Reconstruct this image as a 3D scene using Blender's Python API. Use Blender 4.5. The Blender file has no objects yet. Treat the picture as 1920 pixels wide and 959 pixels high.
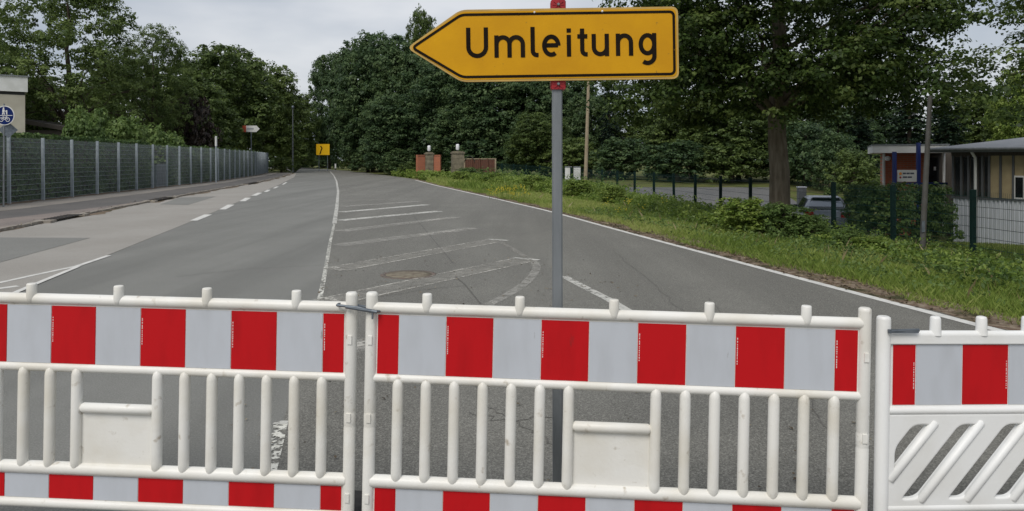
import bpy, bmesh, math, random
import numpy as np
from mathutils import Vector, Matrix
R = math.radians
random.seed(7)
rng = np.random.default_rng(11)
scene = bpy.context.scene
col = scene.collection

# ------------------------------------------------------------------ camera, light, exposure
CAM_H, FPX, HOR = 1.65, 1387.0, 300.0
cam_d = bpy.data.cameras.new('camera')
cam = bpy.data.objects.new('camera', cam_d); col.objects.link(cam)
cam.location = (0, 0, CAM_H); cam.rotation_euler = (R(90), 0, 0)
cam_d.sensor_width = 36; cam_d.lens = 36 * FPX / 1920
cam_d.shift_y = -(479.5 - HOR) / 1920
cam_d.clip_start = 0.05; cam_d.clip_end = 4000
scene.camera = cam

SUN_EL, SUN_AZ = R(48), R(205)          # azimuth clockwise from +Y: behind the camera, to the left
world = bpy.data.worlds.new('World'); scene.world = world; world.use_nodes = True
nt = world.node_tree; nt.nodes.clear()
def wn(t, **kw):
    n = nt.nodes.new(t)
    for k, v in kw.items(): setattr(n, k, v)
    return n
sky = wn('ShaderNodeTexSky'); sky.sky_type = 'NISHITA'; sky.sun_disc = False
sky.sun_elevation = SUN_EL; sky.sun_rotation = SUN_AZ; sky.air_density = 1.2; sky.dust_density = 2.0
tc = wn('ShaderNodeTexCoord')
mp = wn('ShaderNodeMapping'); mp.inputs['Scale'].default_value = (1.0, 1.0, 3.2)
nz = wn('ShaderNodeTexNoise'); nz.inputs['Scale'].default_value = 2.2; nz.inputs['Detail'].default_value = 5; nz.inputs['Roughness'].default_value = .5
rp = wn('ShaderNodeValToRGB')
rp.color_ramp.elements[0].position = .36; rp.color_ramp.elements[0].color = (2.9, 3.3, 3.95, 1)
rp.color_ramp.elements[1].position = .63; rp.color_ramp.elements[1].color = (5.75, 5.85, 6.1, 1)
mx = wn('ShaderNodeMix'); mx.data_type = 'RGBA'; mx.inputs[0].default_value = .88
bg = wn('ShaderNodeBackground'); bg.inputs['Strength'].default_value = .1
wo = wn('ShaderNodeOutputWorld')
L = nt.links.new
L(tc.outputs['Generated'], mp.inputs[0]); L(mp.outputs[0], nz.inputs['Vector']); L(nz.outputs[0], rp.inputs[0])
L(sky.outputs[0], mx.inputs[6]); L(rp.outputs[0], mx.inputs[7]); L(mx.outputs[2], bg.inputs[0]); L(bg.outputs[0], wo.inputs[0])

sd = bpy.data.lights.new('sun', 'SUN'); sd.energy = 1.5; sd.angle = R(28); sd.color = (1, .96, .9)
sun = bpy.data.objects.new('sun', sd); col.objects.link(sun)
sv = Vector((math.sin(SUN_AZ) * math.cos(SUN_EL), math.cos(SUN_AZ) * math.cos(SUN_EL), math.sin(SUN_EL)))
sun.rotation_euler = sv.to_track_quat('Z', 'Y').to_euler(); sun.location = (0, -20, 30)
scene.view_settings.view_transform = 'Standard'; scene.view_settings.look = 'None'
scene.view_settings.exposure = 0.4; scene.view_settings.gamma = 1
scene.render.engine = 'CYCLES'
scene.cycles.max_bounces = 6; scene.cycles.diffuse_bounces = 4; scene.cycles.transparent_max_bounces = 4
scene.cycles.use_denoising = True

# ------------------------------------------------------------------ coordinates measured from the photograph
def P(px, py, Z): return Vector(((px - 960) / FPX * Z, Z, CAM_H - (py - HOR) / FPX * Z))
def G(px, py, g=0.0):
    Z = (CAM_H - g) * FPX / (py - HOR)
    return ((px - 960) / FPX * Z, Z)
XR = ([-40, -10, 0, 7.5, 9.34, 11.9, 16.3, 23.6, 31.8, 47.7, 65, 90, 114, 160, 220, 400], [13.5, 8.7, 6.3, 4.76, 4.31, 3.78, 2.83, 1.36, -.69, -4.8, -8.9, -17.3, -26, -46, -78, -180])
XL = ([-40, -10, 0, 8.9, 12.4, 19.9, 29.3, 47.7, 70, 91.5, 114, 130, 160, 220, 400], [2, -3.0, -4.4, -6.08, -6.9, -8.6, -10.8, -15.1, -20.6, -26.7, -34.5, -41, -55, -88, -190])
XK = ([-40, -10, 0, 8, 16.9, 24.9, 31.3, 41, 52, 70, 88, 93], [-3, -7, -8.5, -10, -11.7, -13.3, -14.5, -16.2, -18.0, -21.8, -26.1, -27.4])
XF = ([-40, 0, 10, 26.6, 36.9, 54.5, 75, 91.5, 96], [-9, -14.3, -15.8, -18.2, -19.5, -21.9, -26, -30.2, -31.4])
XG = ([-40, 0, 5, 14.7, 17.2, 34, 45, 60, 66], [15, 10.9, 10.3, 9.2, 8.9, 6.85, 4.5, -1.3, -3.7])
def smooth(u): u = np.clip(u, 0, 1); return u * u * (3 - 2 * u)
def cv(c, y): return np.interp(y, c[0], c[1])
def cvs(c, y):                                     # softened reading of a curve
    return (cv(c, y - 1.5) + cv(c, y) * 2 + cv(c, y + 1.5)) / 4
def height(X, Y):
    X = np.asarray(X, float); Y = np.asarray(Y, float)
    xr = cvs(XR, Y); xg = cvs(XG, np.clip(Y, -40, 66)); xg = np.where(Y > 66, xr + 8, xg)
    g = 1 - smooth((Y - 36) / 26)
    u = (X - xr - .25) / np.maximum(xg - xr - .25, 1)
    z = -.33 * np.clip(u, 0, 1) ** 1.1 - .57 * smooth((X - xg) / 3.2) - .33 * smooth((Y - 21) / 6) * smooth((X - xg - 1.2) / 2.5)
    z = z * g
    return np.where(X < xr + .1, -.04, -.012 + z)

# ------------------------------------------------------------------ mesh helpers
class MB:
    def __init__(s): s.v = []; s.f = []; s.sm = []
    def add(s, vs, fs, smooth=False):
        o = len(s.v); s.v += [tuple(v) for v in vs]
        for f in fs: s.f.append([i + o for i in f]); s.sm.append(smooth)
    def box(s, a, b, M=None):
        (x0, y0, z0), (x1, y1, z1) = a, b
        vs = [Vector(p) for p in ((x0,y0,z0),(x1,y0,z0),(x1,y1,z0),(x0,y1,z0),(x0,y0,z1),(x1,y0,z1),(x1,y1,z1),(x0,y1,z1))]
        if M: vs = [M @ v for v in vs]
        s.add(vs, [(0,3,2,1),(4,5,6,7),(0,1,5,4),(1,2,6,5),(2,3,7,6),(3,0,4,7)])
    def tube(s, pts, r, n=8, caps=True, smooth=True, up=None, sq=1.0):
        pts = [Vector(p) for p in pts]; rs = r if isinstance(r, (list, tuple)) else [r] * len(pts)
        rings = []
        t0 = (pts[1] - pts[0]).normalized()
        ref = Vector((0, 0, 1)) if abs(t0.z) < .9 else Vector((0, 1, 0))
        a = t0.cross(ref).normalized()
        vs = []
        for i, p in enumerate(pts):
            t = (pts[min(i + 1, len(pts) - 1)] - pts[max(i - 1, 0)]).normalized()
            a = (a - t * a.dot(t)).normalized(); b = t.cross(a)
            off = math.pi / n
            for k in range(n):
                w = 2 * math.pi * k / n + off
                vs.append(p + (a * math.cos(w) + b * math.sin(w) * sq) * rs[i])
        fs = []
        for i in range(len(pts) - 1):
            for k in range(n):
                fs.append((i*n + k, i*n + (k+1) % n, (i+1)*n + (k+1) % n, (i+1)*n + k))
        s.add(vs, fs, smooth)
        if caps:
            m = len(pts) - 1
            s.add(vs[:n], [tuple(range(n))[::-1]]); s.add(vs[m*n:], [tuple(range(n))])
    def lathe(s, prof, n=16, c=(0, 0, 0), ys=1.0, smooth=True):       # prof: (r, z)
        vs = []
        for r, z in prof:
            for k in range(n):
                w = 2 * math.pi * (k + .5) / n
                vs.append((c[0] + r * math.cos(w), c[1] + r * math.sin(w) * ys, c[2] + z))
        fs = []
        for i in range(len(prof) - 1):
            for k in range(n): fs.append((i*n + k, i*n + (k+1) % n, (i+1)*n + (k+1) % n, (i+1)*n + k))
        s.add(vs, fs, smooth)
        m = len(prof) - 1
        s.add(vs[:n], [tuple(range(n))[::-1]]); s.add(vs[m*n:], [tuple(range(n))])
    def prism(s, poly, d, M=None):                 # poly (x,z) in the xz plane, extruded y 0..d
        n = len(poly)
        vs = [Vector((x, 0, z)) for x, z in poly] + [Vector((x, d, z)) for x, z in poly]
        if M: vs = [M @ v for v in vs]
        s.add(vs, [tuple(range(n)), tuple(range(n, 2*n))[::-1]] + [(i, i + n, (i+1) % n + n, (i+1) % n) for i in range(n)])
    def sheet(s, poly, z):
        s.add([(x, y, z) for x, y in poly], [tuple(range(len(poly)))])
    def build(s, name, mat, parent=None, origin=None, kind=None, loc=None):
        me = bpy.data.meshes.new(name)
        v = s.v
        if origin is not None: v = [(a - origin[0], b - origin[1], c - origin[2]) for a, b, c in v]
        me.from_pydata(v, [], s.f)
        me.polygons.foreach_set('use_smooth', s.sm)
        bm = bmesh.new(); bm.from_mesh(me); bmesh.ops.recalc_face_normals(bm, faces=bm.faces); bm.to_mesh(me); bm.free()
        return link(name, me, mat, parent, kind, loc if loc is not None else (origin if (origin is not None and parent is None) else None))
def link(name, me, mat, parent=None, kind=None, loc=None):
    if mat is not None and not len(me.materials): me.materials.append(mat)
    o = bpy.data.objects.new(name, me); col.objects.link(o)
    if parent is not None: o.parent = parent
    if loc is not None: o.location = loc
    if kind: o['kind'] = kind
    return o
def tag(o, label=None, cat=None, group=None):
    if label: o['label'] = label
    if cat: o['category'] = cat
    if group: o['group'] = group
    return o
def thing(name, label, cat, loc=(0, 0, 0), rotz=0, group=None):
    o = bpy.data.objects.new(name, None); col.objects.link(o)
    o.empty_display_size = .2
    o.location = loc; o.rotation_euler = (0, 0, rotz)
    return tag(o, label, cat, group)
def copy_tree(o, parent=None):
    c = o.copy(); col.objects.link(c)
    if parent is not None: c.parent = parent
    for ch in o.children: copy_tree(ch, c)
    return c
def shared(name, src, parent, loc=(0, 0, 0), rot=None):
    o = bpy.data.objects.new(name, src.data); col.objects.link(o); o.parent = parent; o.location = loc
    if rot: o.rotation_euler = rot
    if 'kind' in src: o['kind'] = src['kind']
    return o

# ------------------------------------------------------------------ materials
def mat(name, c, rough=.6, c2=None, scale=6., detail=4, lo=.35, hi=.65, bump=0., bscale=60., spec=.4, metal=0., c3=None, s3=1., lo3=.5, hi3=.7, stretch=None):
    m = bpy.data.materials.new(name); m.use_nodes = True
    n = m.node_tree.nodes; l = m.node_tree.links.new
    b = n['Principled BSDF']; b.inputs['Roughness'].default_value = rough; b.inputs['Metallic'].default_value = metal
    b.inputs['Specular IOR Level'].default_value = spec
    b.inputs['Base Color'].default_value = (*c, 1)
    geo = n.new('ShaderNodeNewGeometry'); src = geo.outputs['Position']
    if stretch:
        q = n.new('ShaderNodeMapping'); q.inputs['Scale'].default_value = stretch; l(src, q.inputs[0]); src = q.outputs[0]
    out = None
    def noise_mix(prev, cc, sc, lo_, hi_, det):
        t = n.new('ShaderNodeTexNoise'); t.inputs['Scale'].default_value = sc; t.inputs['Detail'].default_value = det; l(src, t.inputs['Vector'])
        r = n.new('ShaderNodeMapRange'); r.inputs[1].default_value = lo_; r.inputs[2].default_value = hi_; l(t.outputs[0], r.inputs[0])
        x = n.new('ShaderNodeMix'); x.data_type = 'RGBA'; l(r.outputs[0], x.inputs[0])
        if prev is None: x.inputs[6].default_value = (*c, 1)
        else: l(prev, x.inputs[6])
        x.inputs[7].default_value = (*cc, 1)
        return x.outputs[2]
    if c2: out = noise_mix(out, c2, scale, lo, hi, detail)
    if c3: out = noise_mix(out, c3, s3, lo3, hi3, 5)
    if out is not None: l(out, b.inputs['Base Color'])
    if bump:
        t = n.new('ShaderNodeTexNoise'); t.inputs['Scale'].default_value = bscale; t.inputs['Detail'].default_value = 4; l(geo.outputs['Position'], t.inputs['Vector'])
        bu = n.new('ShaderNodeBump'); bu.inputs['Strength'].default_value = bump; bu.inputs['Distance'].default_value = .01
        l(t.outputs[0], bu.inputs['Height']); l(bu.outputs[0], b.inputs['Normal'])
    return m
def asphalt(name, c, patch, speck=.35, track=True):
    m = bpy.data.materials.new(name); m.use_nodes = True
    n = m.node_tree.nodes; l = m.node_tree.links.new
    b = n['Principled BSDF']; b.inputs['Roughness'].default_value = .85; b.inputs['Specular IOR Level'].default_value = .25
    geo = n.new('ShaderNodeNewGeometry')
    def noise(sc, det, vec=None, ro=.6):
        t = n.new('ShaderNodeTexNoise'); t.inputs['Scale'].default_value = sc; t.inputs['Detail'].default_value = det; t.inputs['Roughness'].default_value = ro
        l(vec or geo.outputs['Position'], t.inputs['Vector']); return t.outputs[0]
    def mix(f, a, bb, mode='MIX'):
        x = n.new('ShaderNodeMix'); x.data_type = 'RGBA'; x.blend_type = mode
        for inp, v in ((0, f), (6, a), (7, bb)):
            if isinstance(v, (tuple, float, int)): x.inputs[inp].default_value = v if inp == 0 else (*v, 1)
            else: l(v, x.inputs[inp])
        return x.outputs[2]
    def rng_(v, a, bb, lo=0., hi=1.):
        r = n.new('ShaderNodeMapRange'); r.inputs[1].default_value = a; r.inputs[2].default_value = bb; r.inputs[3].default_value = lo; r.inputs[4].default_value = hi; l(v, r.inputs[0]); return r.outputs[0]
    k = mix(rng_(noise(.5, 6), .4, .62), c, patch)
    mp2 = n.new('ShaderNodeMapping'); mp2.inputs['Rotation'].default_value = (0, 0, R(-14)); mp2.inputs['Scale'].default_value = (.9, .05, 1); l(geo.outputs['Position'], mp2.inputs[0])
    if track: k = mix(rng_(noise(1.0, 3, mp2.outputs[0]), .4, .62, 0, .75), k, tuple(x * .78 for x in c))
    sp = noise(85, 4, None, .85)
    k = mix(rng_(sp, .5, .72, 0, speck), k, tuple(min(1, x * 2.6) for x in c))
    k = mix(rng_(sp, .5, .3, 0, speck + .1), k, tuple(x * .35 for x in c))
    k = mix(rng_(noise(9, 6), .55, .75, 0, .22), k, tuple(x * .6 for x in c))
    l(k, b.inputs['Base Color'])
    bu = n.new('ShaderNodeBump'); bu.inputs['Strength'].default_value = .5; bu.inputs['Distance'].default_value = .006
    l(sp, bu.inputs['Height']); l(bu.outputs[0], b.inputs['Normal'])
    return m
def worn_paint(name, paint, thr, amax=1.0, scale=11., soft=.04, big=.35):
    m = bpy.data.materials.new(name); m.use_nodes = True
    n = m.node_tree.nodes; l = m.node_tree.links.new
    b = n['Principled BSDF']; b.inputs['Roughness'].default_value = .8; b.inputs['Specular IOR Level'].default_value = .25
    b.inputs['Base Color'].default_value = (*paint, 1)
    geo = n.new('ShaderNodeNewGeometry')
    def noise(sc, det, ro):
        t = n.new('ShaderNodeTexNoise'); t.inputs['Scale'].default_value = sc; t.inputs['Detail'].default_value = det; t.inputs['Roughness'].default_value = ro; l(geo.outputs['Position'], t.inputs['Vector']); return t.outputs[0]
    a1 = noise(scale, 8, .75); a2 = noise(1.7, 4, .6)
    mu = n.new('ShaderNodeMath'); mu.operation = 'MULTIPLY_ADD'; mu.inputs[1].default_value = big; mu.inputs[2].default_value = -.5 * big; l(a2, mu.inputs[0])
    ad = n.new('ShaderNodeMath'); ad.operation = 'ADD'; l(a1, ad.inputs[0]); l(mu.outputs[0], ad.inputs[1])
    r = n.new('ShaderNodeMapRange'); r.inputs[1].default_value = thr - soft; r.inputs[2].default_value = thr + soft; r.inputs[3].default_value = 0; r.inputs[4].default_value = amax; l(ad.outputs[0], r.inputs[0])
    tr = n.new('ShaderNodeBsdfTransparent'); ms = n.new('ShaderNodeMixShader')
    l(r.outputs[0], ms.inputs[0]); l(tr.outputs[0], ms.inputs[1]); l(b.outputs[0], ms.inputs[2]); l(ms.outputs[0], n['Material Output'].inputs[0])
    return m
def leafmat(name, dark, mid, light, trans=.25):
    m = bpy.data.materials.new(name); m.use_nodes = True
    n = m.node_tree.nodes; l = m.node_tree.links.new
    b = n['Principled BSDF']; b.inputs['Roughness'].default_value = .5; b.inputs['Specular IOR Level'].default_value = .3
    a = n.new('ShaderNodeAttribute'); a.attribute_name = 'tint'
    oi = n.new('ShaderNodeObjectInfo')
    ad = n.new('ShaderNodeMath'); ad.operation = 'MULTIPLY_ADD'; ad.inputs[1].default_value = .3; l(oi.outputs['Random'], ad.inputs[0])
    sb = n.new('ShaderNodeMath'); sb.operation = 'SUBTRACT'; sb.inputs[1].default_value = .15; l(a.outputs['Fac'], sb.inputs[0]); l(sb.outputs[0], ad.inputs[2])
    r = n.new('ShaderNodeValToRGB'); e = r.color_ramp.elements
    e[0].position = .1; e[0].color = (*dark, 1); e[1].position = .95; e[1].color = (*light, 1)
    q = e.new(.5); q.color = (*mid, 1)
    l(ad.outputs[0], r.inputs[0]); l(r.outputs[0], b.inputs['Base Color'])
    t = n.new('ShaderNodeBsdfTranslucent'); l(r.outputs[0], t.inputs[0])
    ms = n.new('ShaderNodeMixShader'); ms.inputs[0].default_value = trans
    l(b.outputs[0], ms.inputs[1]); l(t.outputs[0], ms.inputs[2]); l(ms.outputs[0], n['Material Output'].inputs[0])
    return m

M = {}
AS = (.198, .197, .18)
M['road'] = asphalt('smooth_grey_asphalt', AS, (.22, .218, .2), .36)
M['road_old'] = asphalt('old_coarse_asphalt', (.168, .163, .144), (.195, .19, .167), .85)
M['pale'] = asphalt('pale_concrete_asphalt', (.3, .282, .252), (.335, .316, .285), .22, False)
M['patch'] = asphalt('asphalt_patch', (.2, .198, .182), (.22, .218, .2), .3, False)
M['walk_dark'] = asphalt('dark_footway_asphalt', (.11, .105, .1), (.14, .13, .12), .3, False)
M['walk_pale'] = asphalt('dusty_footway', (.26, .235, .205), (.2, .185, .165), .35, False)
M['walk_pink'] = asphalt('reddish_footway', (.25, .21, .185), (.19, .165, .15), .35, False)
M['lot'] = asphalt('car_park_asphalt', (.14, .14, .138), (.17, .166, .16), .3, False)
M['paint'] = worn_paint('worn_white_paint', (.6, .59, .54), .44, .85, 9)
M['paint_ragged'] = worn_paint('ragged_white_paint', (.68, .67, .6), .5, 1.0, 16, .03, .2)
M['paint_faint'] = worn_paint('faint_old_paint', (.48, .465, .42), .47, .52, 7, .09)
M['paint_ghost'] = worn_paint('ghost_of_old_paint', (.46, .44, .39), .49, .42, 7, .1)
M['paint_edge'] = worn_paint('flaking_paint_outline', (.58, .56, .5), .51, .75, 12, .04)
M['paint_new'] = mat('white_line_paint', (.66, .65, .61), .8, (.5, .49, .46), 7, 5, .45, .75, spec=.2)
M['ground'] = mat('grassy_ground', (.1, .125, .035), .95, (.15, .15, .055), 1.6, 6, .35, .65, .6, 30, .1, c3=(.1, .075, .05), s3=.5, lo3=.55, hi3=.72)
M['dirt'] = mat('leaf_litter_dirt', (.15, .105, .075), .95, (.27, .22, .165), 9, 7, .4, .65, .8, 50, .1, c3=(.06, .06, .03), s3=2.2, lo3=.5, hi3=.65)
M['kerb'] = mat('weathered_kerb_stone', (.36, .33, .28), .85, (.24, .21, .18), 5, 5, .35, .65, .4, 60, .2)
M['iron'] = mat('dark_cast_iron', (.03, .03, .032), .7, (.07, .06, .05), 20, 3, bump=.2)
M['sand'] = mat('sandy_fill', (.25, .225, .17), .95, (.16, .13, .1), 16, 5, .35, .65, .6, 90, .1)
M['rust'] = mat('reddish_ring', (.17, .12, .1), .9, (.13, .12, .1), 30, 4, bump=.4)
M['plastic'] = mat('dirty_white_plastic', (.8, .785, .735), .42, (.69, .655, .57), 4, 6, .42, .68, .08, 70, .45, c3=(.36, .3, .21), s3=19, lo3=.64, hi3=.8)
M['plastic_clean'] = mat('white_plastic', (.82, .82, .8), .4, (.74, .73, .69), 4, 5, .45, .75, .05, 90, .45, c3=(.5, .46, .38), s3=14, lo3=.71, hi3=.86)
M['film_white'] = mat('white_reflective_film', (.53, .555, .595), .32, (.48, .5, .53), 14, 4, .45, .8, bump=.02, bscale=40, spec=.5, c3=(.28, .27, .26), s3=26, lo3=.7, hi3=.76, stretch=(1, 1, .3))
M['film_red'] = mat('red_reflective_film', (.52, .009, .013), .34, (.42, .008, .011), 12, 4, .45, .8, bump=.02, bscale=40, spec=.2, c3=(.3, .02, .02), s3=20, lo3=.7, hi3=.8, stretch=(1, 1, .3))
M['print'] = mat('pale_small_print', (.75, .6, .58), .5)
M['zinc'] = mat('galvanised_steel', (.27, .285, .295), .5, (.2, .215, .225), 12, 5, .35, .65, spec=.5, metal=.55, stretch=(1, 1, .25))
M['zinc_dark'] = mat('dull_steel', (.2, .225, .25), .5, (.13, .15, .17), 14, 4, metal=.6)
M['yellow'] = mat('faded_yellow_sign', (.68, .345, .010), .4, (.57, .275, .010), 3, 7, .4, .66, .03, 50, .12, c3=(.3, .17, .03), s3=34, lo3=.68, hi3=.74)
M['yellow_rim'] = mat('pale_yellow_rim', (.56, .36, .09), .5, (.44, .28, .08), 9, 4)
M['ink'] = mat('black_sign_film', (.009, .006, .004), .7, (.016, .011, .007), 8, 4, spec=.08, c3=(.3, .17, .02), s3=60, lo3=.73, hi3=.76)
M['red_clamp'] = mat('red_plastic_clamp', (.42, .02, .025), .45, (.3, .012, .018), 25, 4)
M['rubber'] = mat('black_rubber', (.02, .02, .02), .9, (.04, .038, .036), 12, 4, bump=.4)
M['fence_grey'] = mat('grey_galvanised_fence', (.34, .385, .41), .6, (.27, .31, .335), 5, 3)
M['fence_green'] = mat('dark_green_coating', (.003, .015, .013), .6, (.004, .02, .017), 4, 3, spec=.2)
M['green_wire'] = mat('dark_green_wire', (.007, .034, .03), .6, (.01, .042, .036), 4, 3, spec=.2)
M['bark'] = mat('grey_brown_bark', (.12, .098, .072), .95, (.2, .17, .13), 4, 7, .35, .65, .9, 16, .15, stretch=(3, 3, .6))
M['bark_dark'] = mat('dark_bark', (.05, .04, .03), .95, (.085, .07, .055), 3, 5, bump=.6, bscale=20, spec=.1)
M['leaf'] = leafmat('mid_green_leaves', (.055, .088, .026), (.112, .165, .044), (.2, .262, .078), .45)
M['leaf_deep'] = leafmat('deep_green_leaves', (.036, .07, .03), (.08, .135, .053), (.15, .215, .085), .42)
M['leaf_linden'] = leafmat('broad_linden_leaves', (.026, .05, .012), (.068, .112, .025), (.15, .2, .052), .42)
M['leaf_light'] = leafmat('fresh_green_leaves', (.11, .18, .03), (.21, .295, .055), (.34, .42, .11), .42)
M['leaf_fresh'] = leafmat('mid_fresh_leaves', (.07, .12, .032), (.13, .205, .056), (.22, .3, .095), .42)
M['leaf_hedge'] = leafmat('clipped_hedge_leaves', (.045, .085, .025), (.085, .145, .042), (.165, .22, .065), .3)
M['leaf_brown'] = leafmat('purplish_brown_twigs', (.025, .018, .014), (.045, .032, .024), (.07, .05, .034), .1)
M['needle'] = leafmat('blue_green_needles', (.009, .022, .014), (.02, .042, .024), (.038, .065, .035), .1)
M['grass'] = leafmat('verge_grass_blades', (.13, .2, .034), (.27, .355, .075), (.44, .47, .16), .42)
M['flower'] = mat('yellow_flowers', (.55, .47, .04), .7)
M['brick'] = None

# ------------------------------------------------------------------ leaf meshes
def leaf_mesh(name, pos, nrm, size, tint, w=.36):
    N = len(pos)
    nrm = nrm / (np.linalg.norm(nrm, axis=1, keepdims=True) + 1e-9)
    r = rng.normal(size=(N, 3)); t = r - nrm * (r * nrm).sum(1, keepdims=True); t /= np.linalg.norm(t, axis=1, keepdims=True) + 1e-9
    b = np.cross(nrm, t); s = size[:, None]
    V = np.empty((N, 4, 3))
    V[:, 0] = pos - t * s * .5; V[:, 1] = pos - t * s * .05 + b * s * w + nrm * s * .08
    V[:, 2] = pos + t * s * .5 - nrm * s * .1; V[:, 3] = pos - t * s * .05 - b * s * w + nrm * s * .08
    return raw_quads(name, V, tint)
def raw_quads(name, V, tint):
    N = len(V); me = bpy.data.meshes.new(name)
    me.vertices.add(N * 4); me.vertices.foreach_set('co', V.reshape(-1).astype(np.float32))
    me.loops.add(N * 4); me.loops.foreach_set('vertex_index', np.arange(N * 4, dtype=np.int32))
    me.polygons.add(N); me.polygons.foreach_set('loop_start', np.arange(0, N * 4, 4, dtype=np.int32)); me.polygons.foreach_set('loop_total', np.full(N, 4, dtype=np.int32))
    me.update(calc_edges=True)
    at = me.attributes.new('tint', 'FLOAT', 'FACE'); at.data.foreach_set('value', tint.astype(np.float32))
    return me
def unit(n): v = rng.normal(size=(n, 3)); return v / np.linalg.norm(v, axis=1, keepdims=True)
def crown_mesh(name, blobs, ncl, per, cr, ls, shell=.75, flat=.75, zmin=None, w=.36):
    blobs = np.array(blobs, float); wgt = blobs[:, 3] * blobs[:, 4]; wgt = wgt / wgt.sum()
    k = rng.choice(len(blobs), ncl, p=wgt); d = unit(ncl)
    rr = np.where(rng.random(ncl) < shell, 1 - np.abs(rng.normal(0, .14, ncl)), rng.random(ncl) ** .5)
    cen = blobs[k, :3] + d * blobs[k, 3:6] * rr[:, None]
    ct = np.clip(rng.normal(.5, .2, ncl), 0, 1)
    c2 = np.repeat(cen, per, 0); dd = np.repeat(d, per, 0)
    q = unit(ncl * per); q[:, 2] = np.where(rng.random(len(q)) < .6, np.abs(q[:, 2]), q[:, 2])
    crs = np.repeat(cr * rng.uniform(.6, 1.45, ncl), per)[:, None]
    off = q * (rng.uniform(.45, 1.15, (len(q), 1))) * crs * np.array([1, 1, flat])
    pos = c2 + off
    nrm = q * .65 + dd * .35 + np.array([0, 0, .55]) + rng.normal(size=pos.shape) * .36
    tint = np.clip(np.repeat(ct, per) + rng.normal(0, .16, len(pos)), 0, 1)
    size = ls * rng.uniform(.65, 1.3, len(pos))
    if zmin is not None:
        ok = pos[:, 2] > zmin; pos, nrm, size, tint = pos[ok], nrm[ok], size[ok], tint[ok]
    return leaf_mesh(name, pos, nrm, size, tint, w)
def lobes(R0, z0, z1, n, sub=.42, spread=.72, taper=.25):
    out = [(0, 0, (z0 + z1) / 2, R0 * .72, R0 * .72, (z1 - z0) / 2 * .82)]
    for i in range(n):
        a = 2.4 * i + random.uniform(-.5, .5); f = (i + .5) / n
        z = z0 + (z1 - z0) * (.1 + .82 * f)
        prof = math.sin(math.pi * (.18 + .7 * f)) ** .7
        r = R0 * spread * prof * random.uniform(.8, 1.08)
        s = R0 * sub * random.uniform(.75, 1.2)
        out.append((r * math.cos(a), r * math.sin(a), z, s, s, s * .85))
    out.append((0, 0, z1 - R0 * .25, R0 * .4, R0 * .4, R0 * .3))
    return out
def trunk_mb(H, r, blobs, limbs=7, base=.3, wob=.15):
    m = MB(); pts = []; rs = []
    n = 9
    for i in range(n):
        f = i / (n - 1)
        pts.append((random.uniform(-wob, wob) * f, random.uniform(-wob, wob) * f, -.3 + (H * .85 + .3) * f)); rs.append(r * (1.25 - f) * (1.35 if i == 0 else 1) * .8 + .02)
    m.tube(pts, rs, 10, False)
    lm = MB()
    for b in blobs[1:1 + limbs]:
        z0 = max(.25 * H, b[2] - .5 * H * random.uniform(.35, .6)); f = (z0 + .3) / (H * .85 + .3)
        p0 = Vector((0, 0, z0)); p1 = Vector(b[:3]); mid = p0.lerp(p1, .5) + Vector((0, 0, .06 * H))
        lm.tube([p0, mid, p1], [r * .32, r * .18, r * .05], 6, False)
        for q in range(3):
            e = p1 + Vector(unit(1)[0]) * b[3] * .9
            lm.tube([mid.lerp(p1, .4 + .2 * q), e], [r * .14, r * .03], 5, False)
    return m, lm
def make_proto(kind, H, R0, z0, n, ncl, per, cr, ls, leaf, bark, limbs=7, **kw):
    b = lobes(R0, z0, H, n, **kw)
    cm = crown_mesh('crown', b, ncl, per, cr, ls, zmin=.05)
    t, lm = trunk_mb(H, max(.12, H * .02), b, limbs)
    root = bpy.data.objects.new(kind, None)
    return dict(H=H, R=R0, parts=[('trunk', t, bark), ('limbs', lm, bark)], crown=cm, leaf=leaf, mesh={})
def place_tree(pr, name, label, cat, px, Z, topy, hw, rot, group, leaf=None, X=None):
    X = (px - 960) / FPX * Z if X is None else X; g = float(height(X, Z)); g = min(g, 0)
    h = (HOR - topy) / FPX * Z + CAM_H - g; rad = hw / FPX * Z
    t = thing(name, label, cat, (X, Z, g), rot, group)
    s = (rad / pr['R'], rad / pr['R'], h / pr['H']); t.scale = s
    for nm, mb, mt in pr['parts']:
        if not mb.v: continue
        kd = None if nm == 'trunk' else 'stuff'
        if nm in pr['mesh']: link(nm, pr['mesh'][nm], mt, t, kd)
        else: pr['mesh'][nm] = mb.build(nm, mt, t, kind=kd).data
    key = 'crown' + (leaf or '')
    if key not in pr['mesh']:
        me = pr['crown'] if leaf is None else pr['crown'].copy()
        me.materials.clear(); me.materials.append(M[leaf or pr['leaf']]); pr['mesh'][key] = me
    link('crown', pr['mesh'][key], None, t)
    return t
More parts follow.
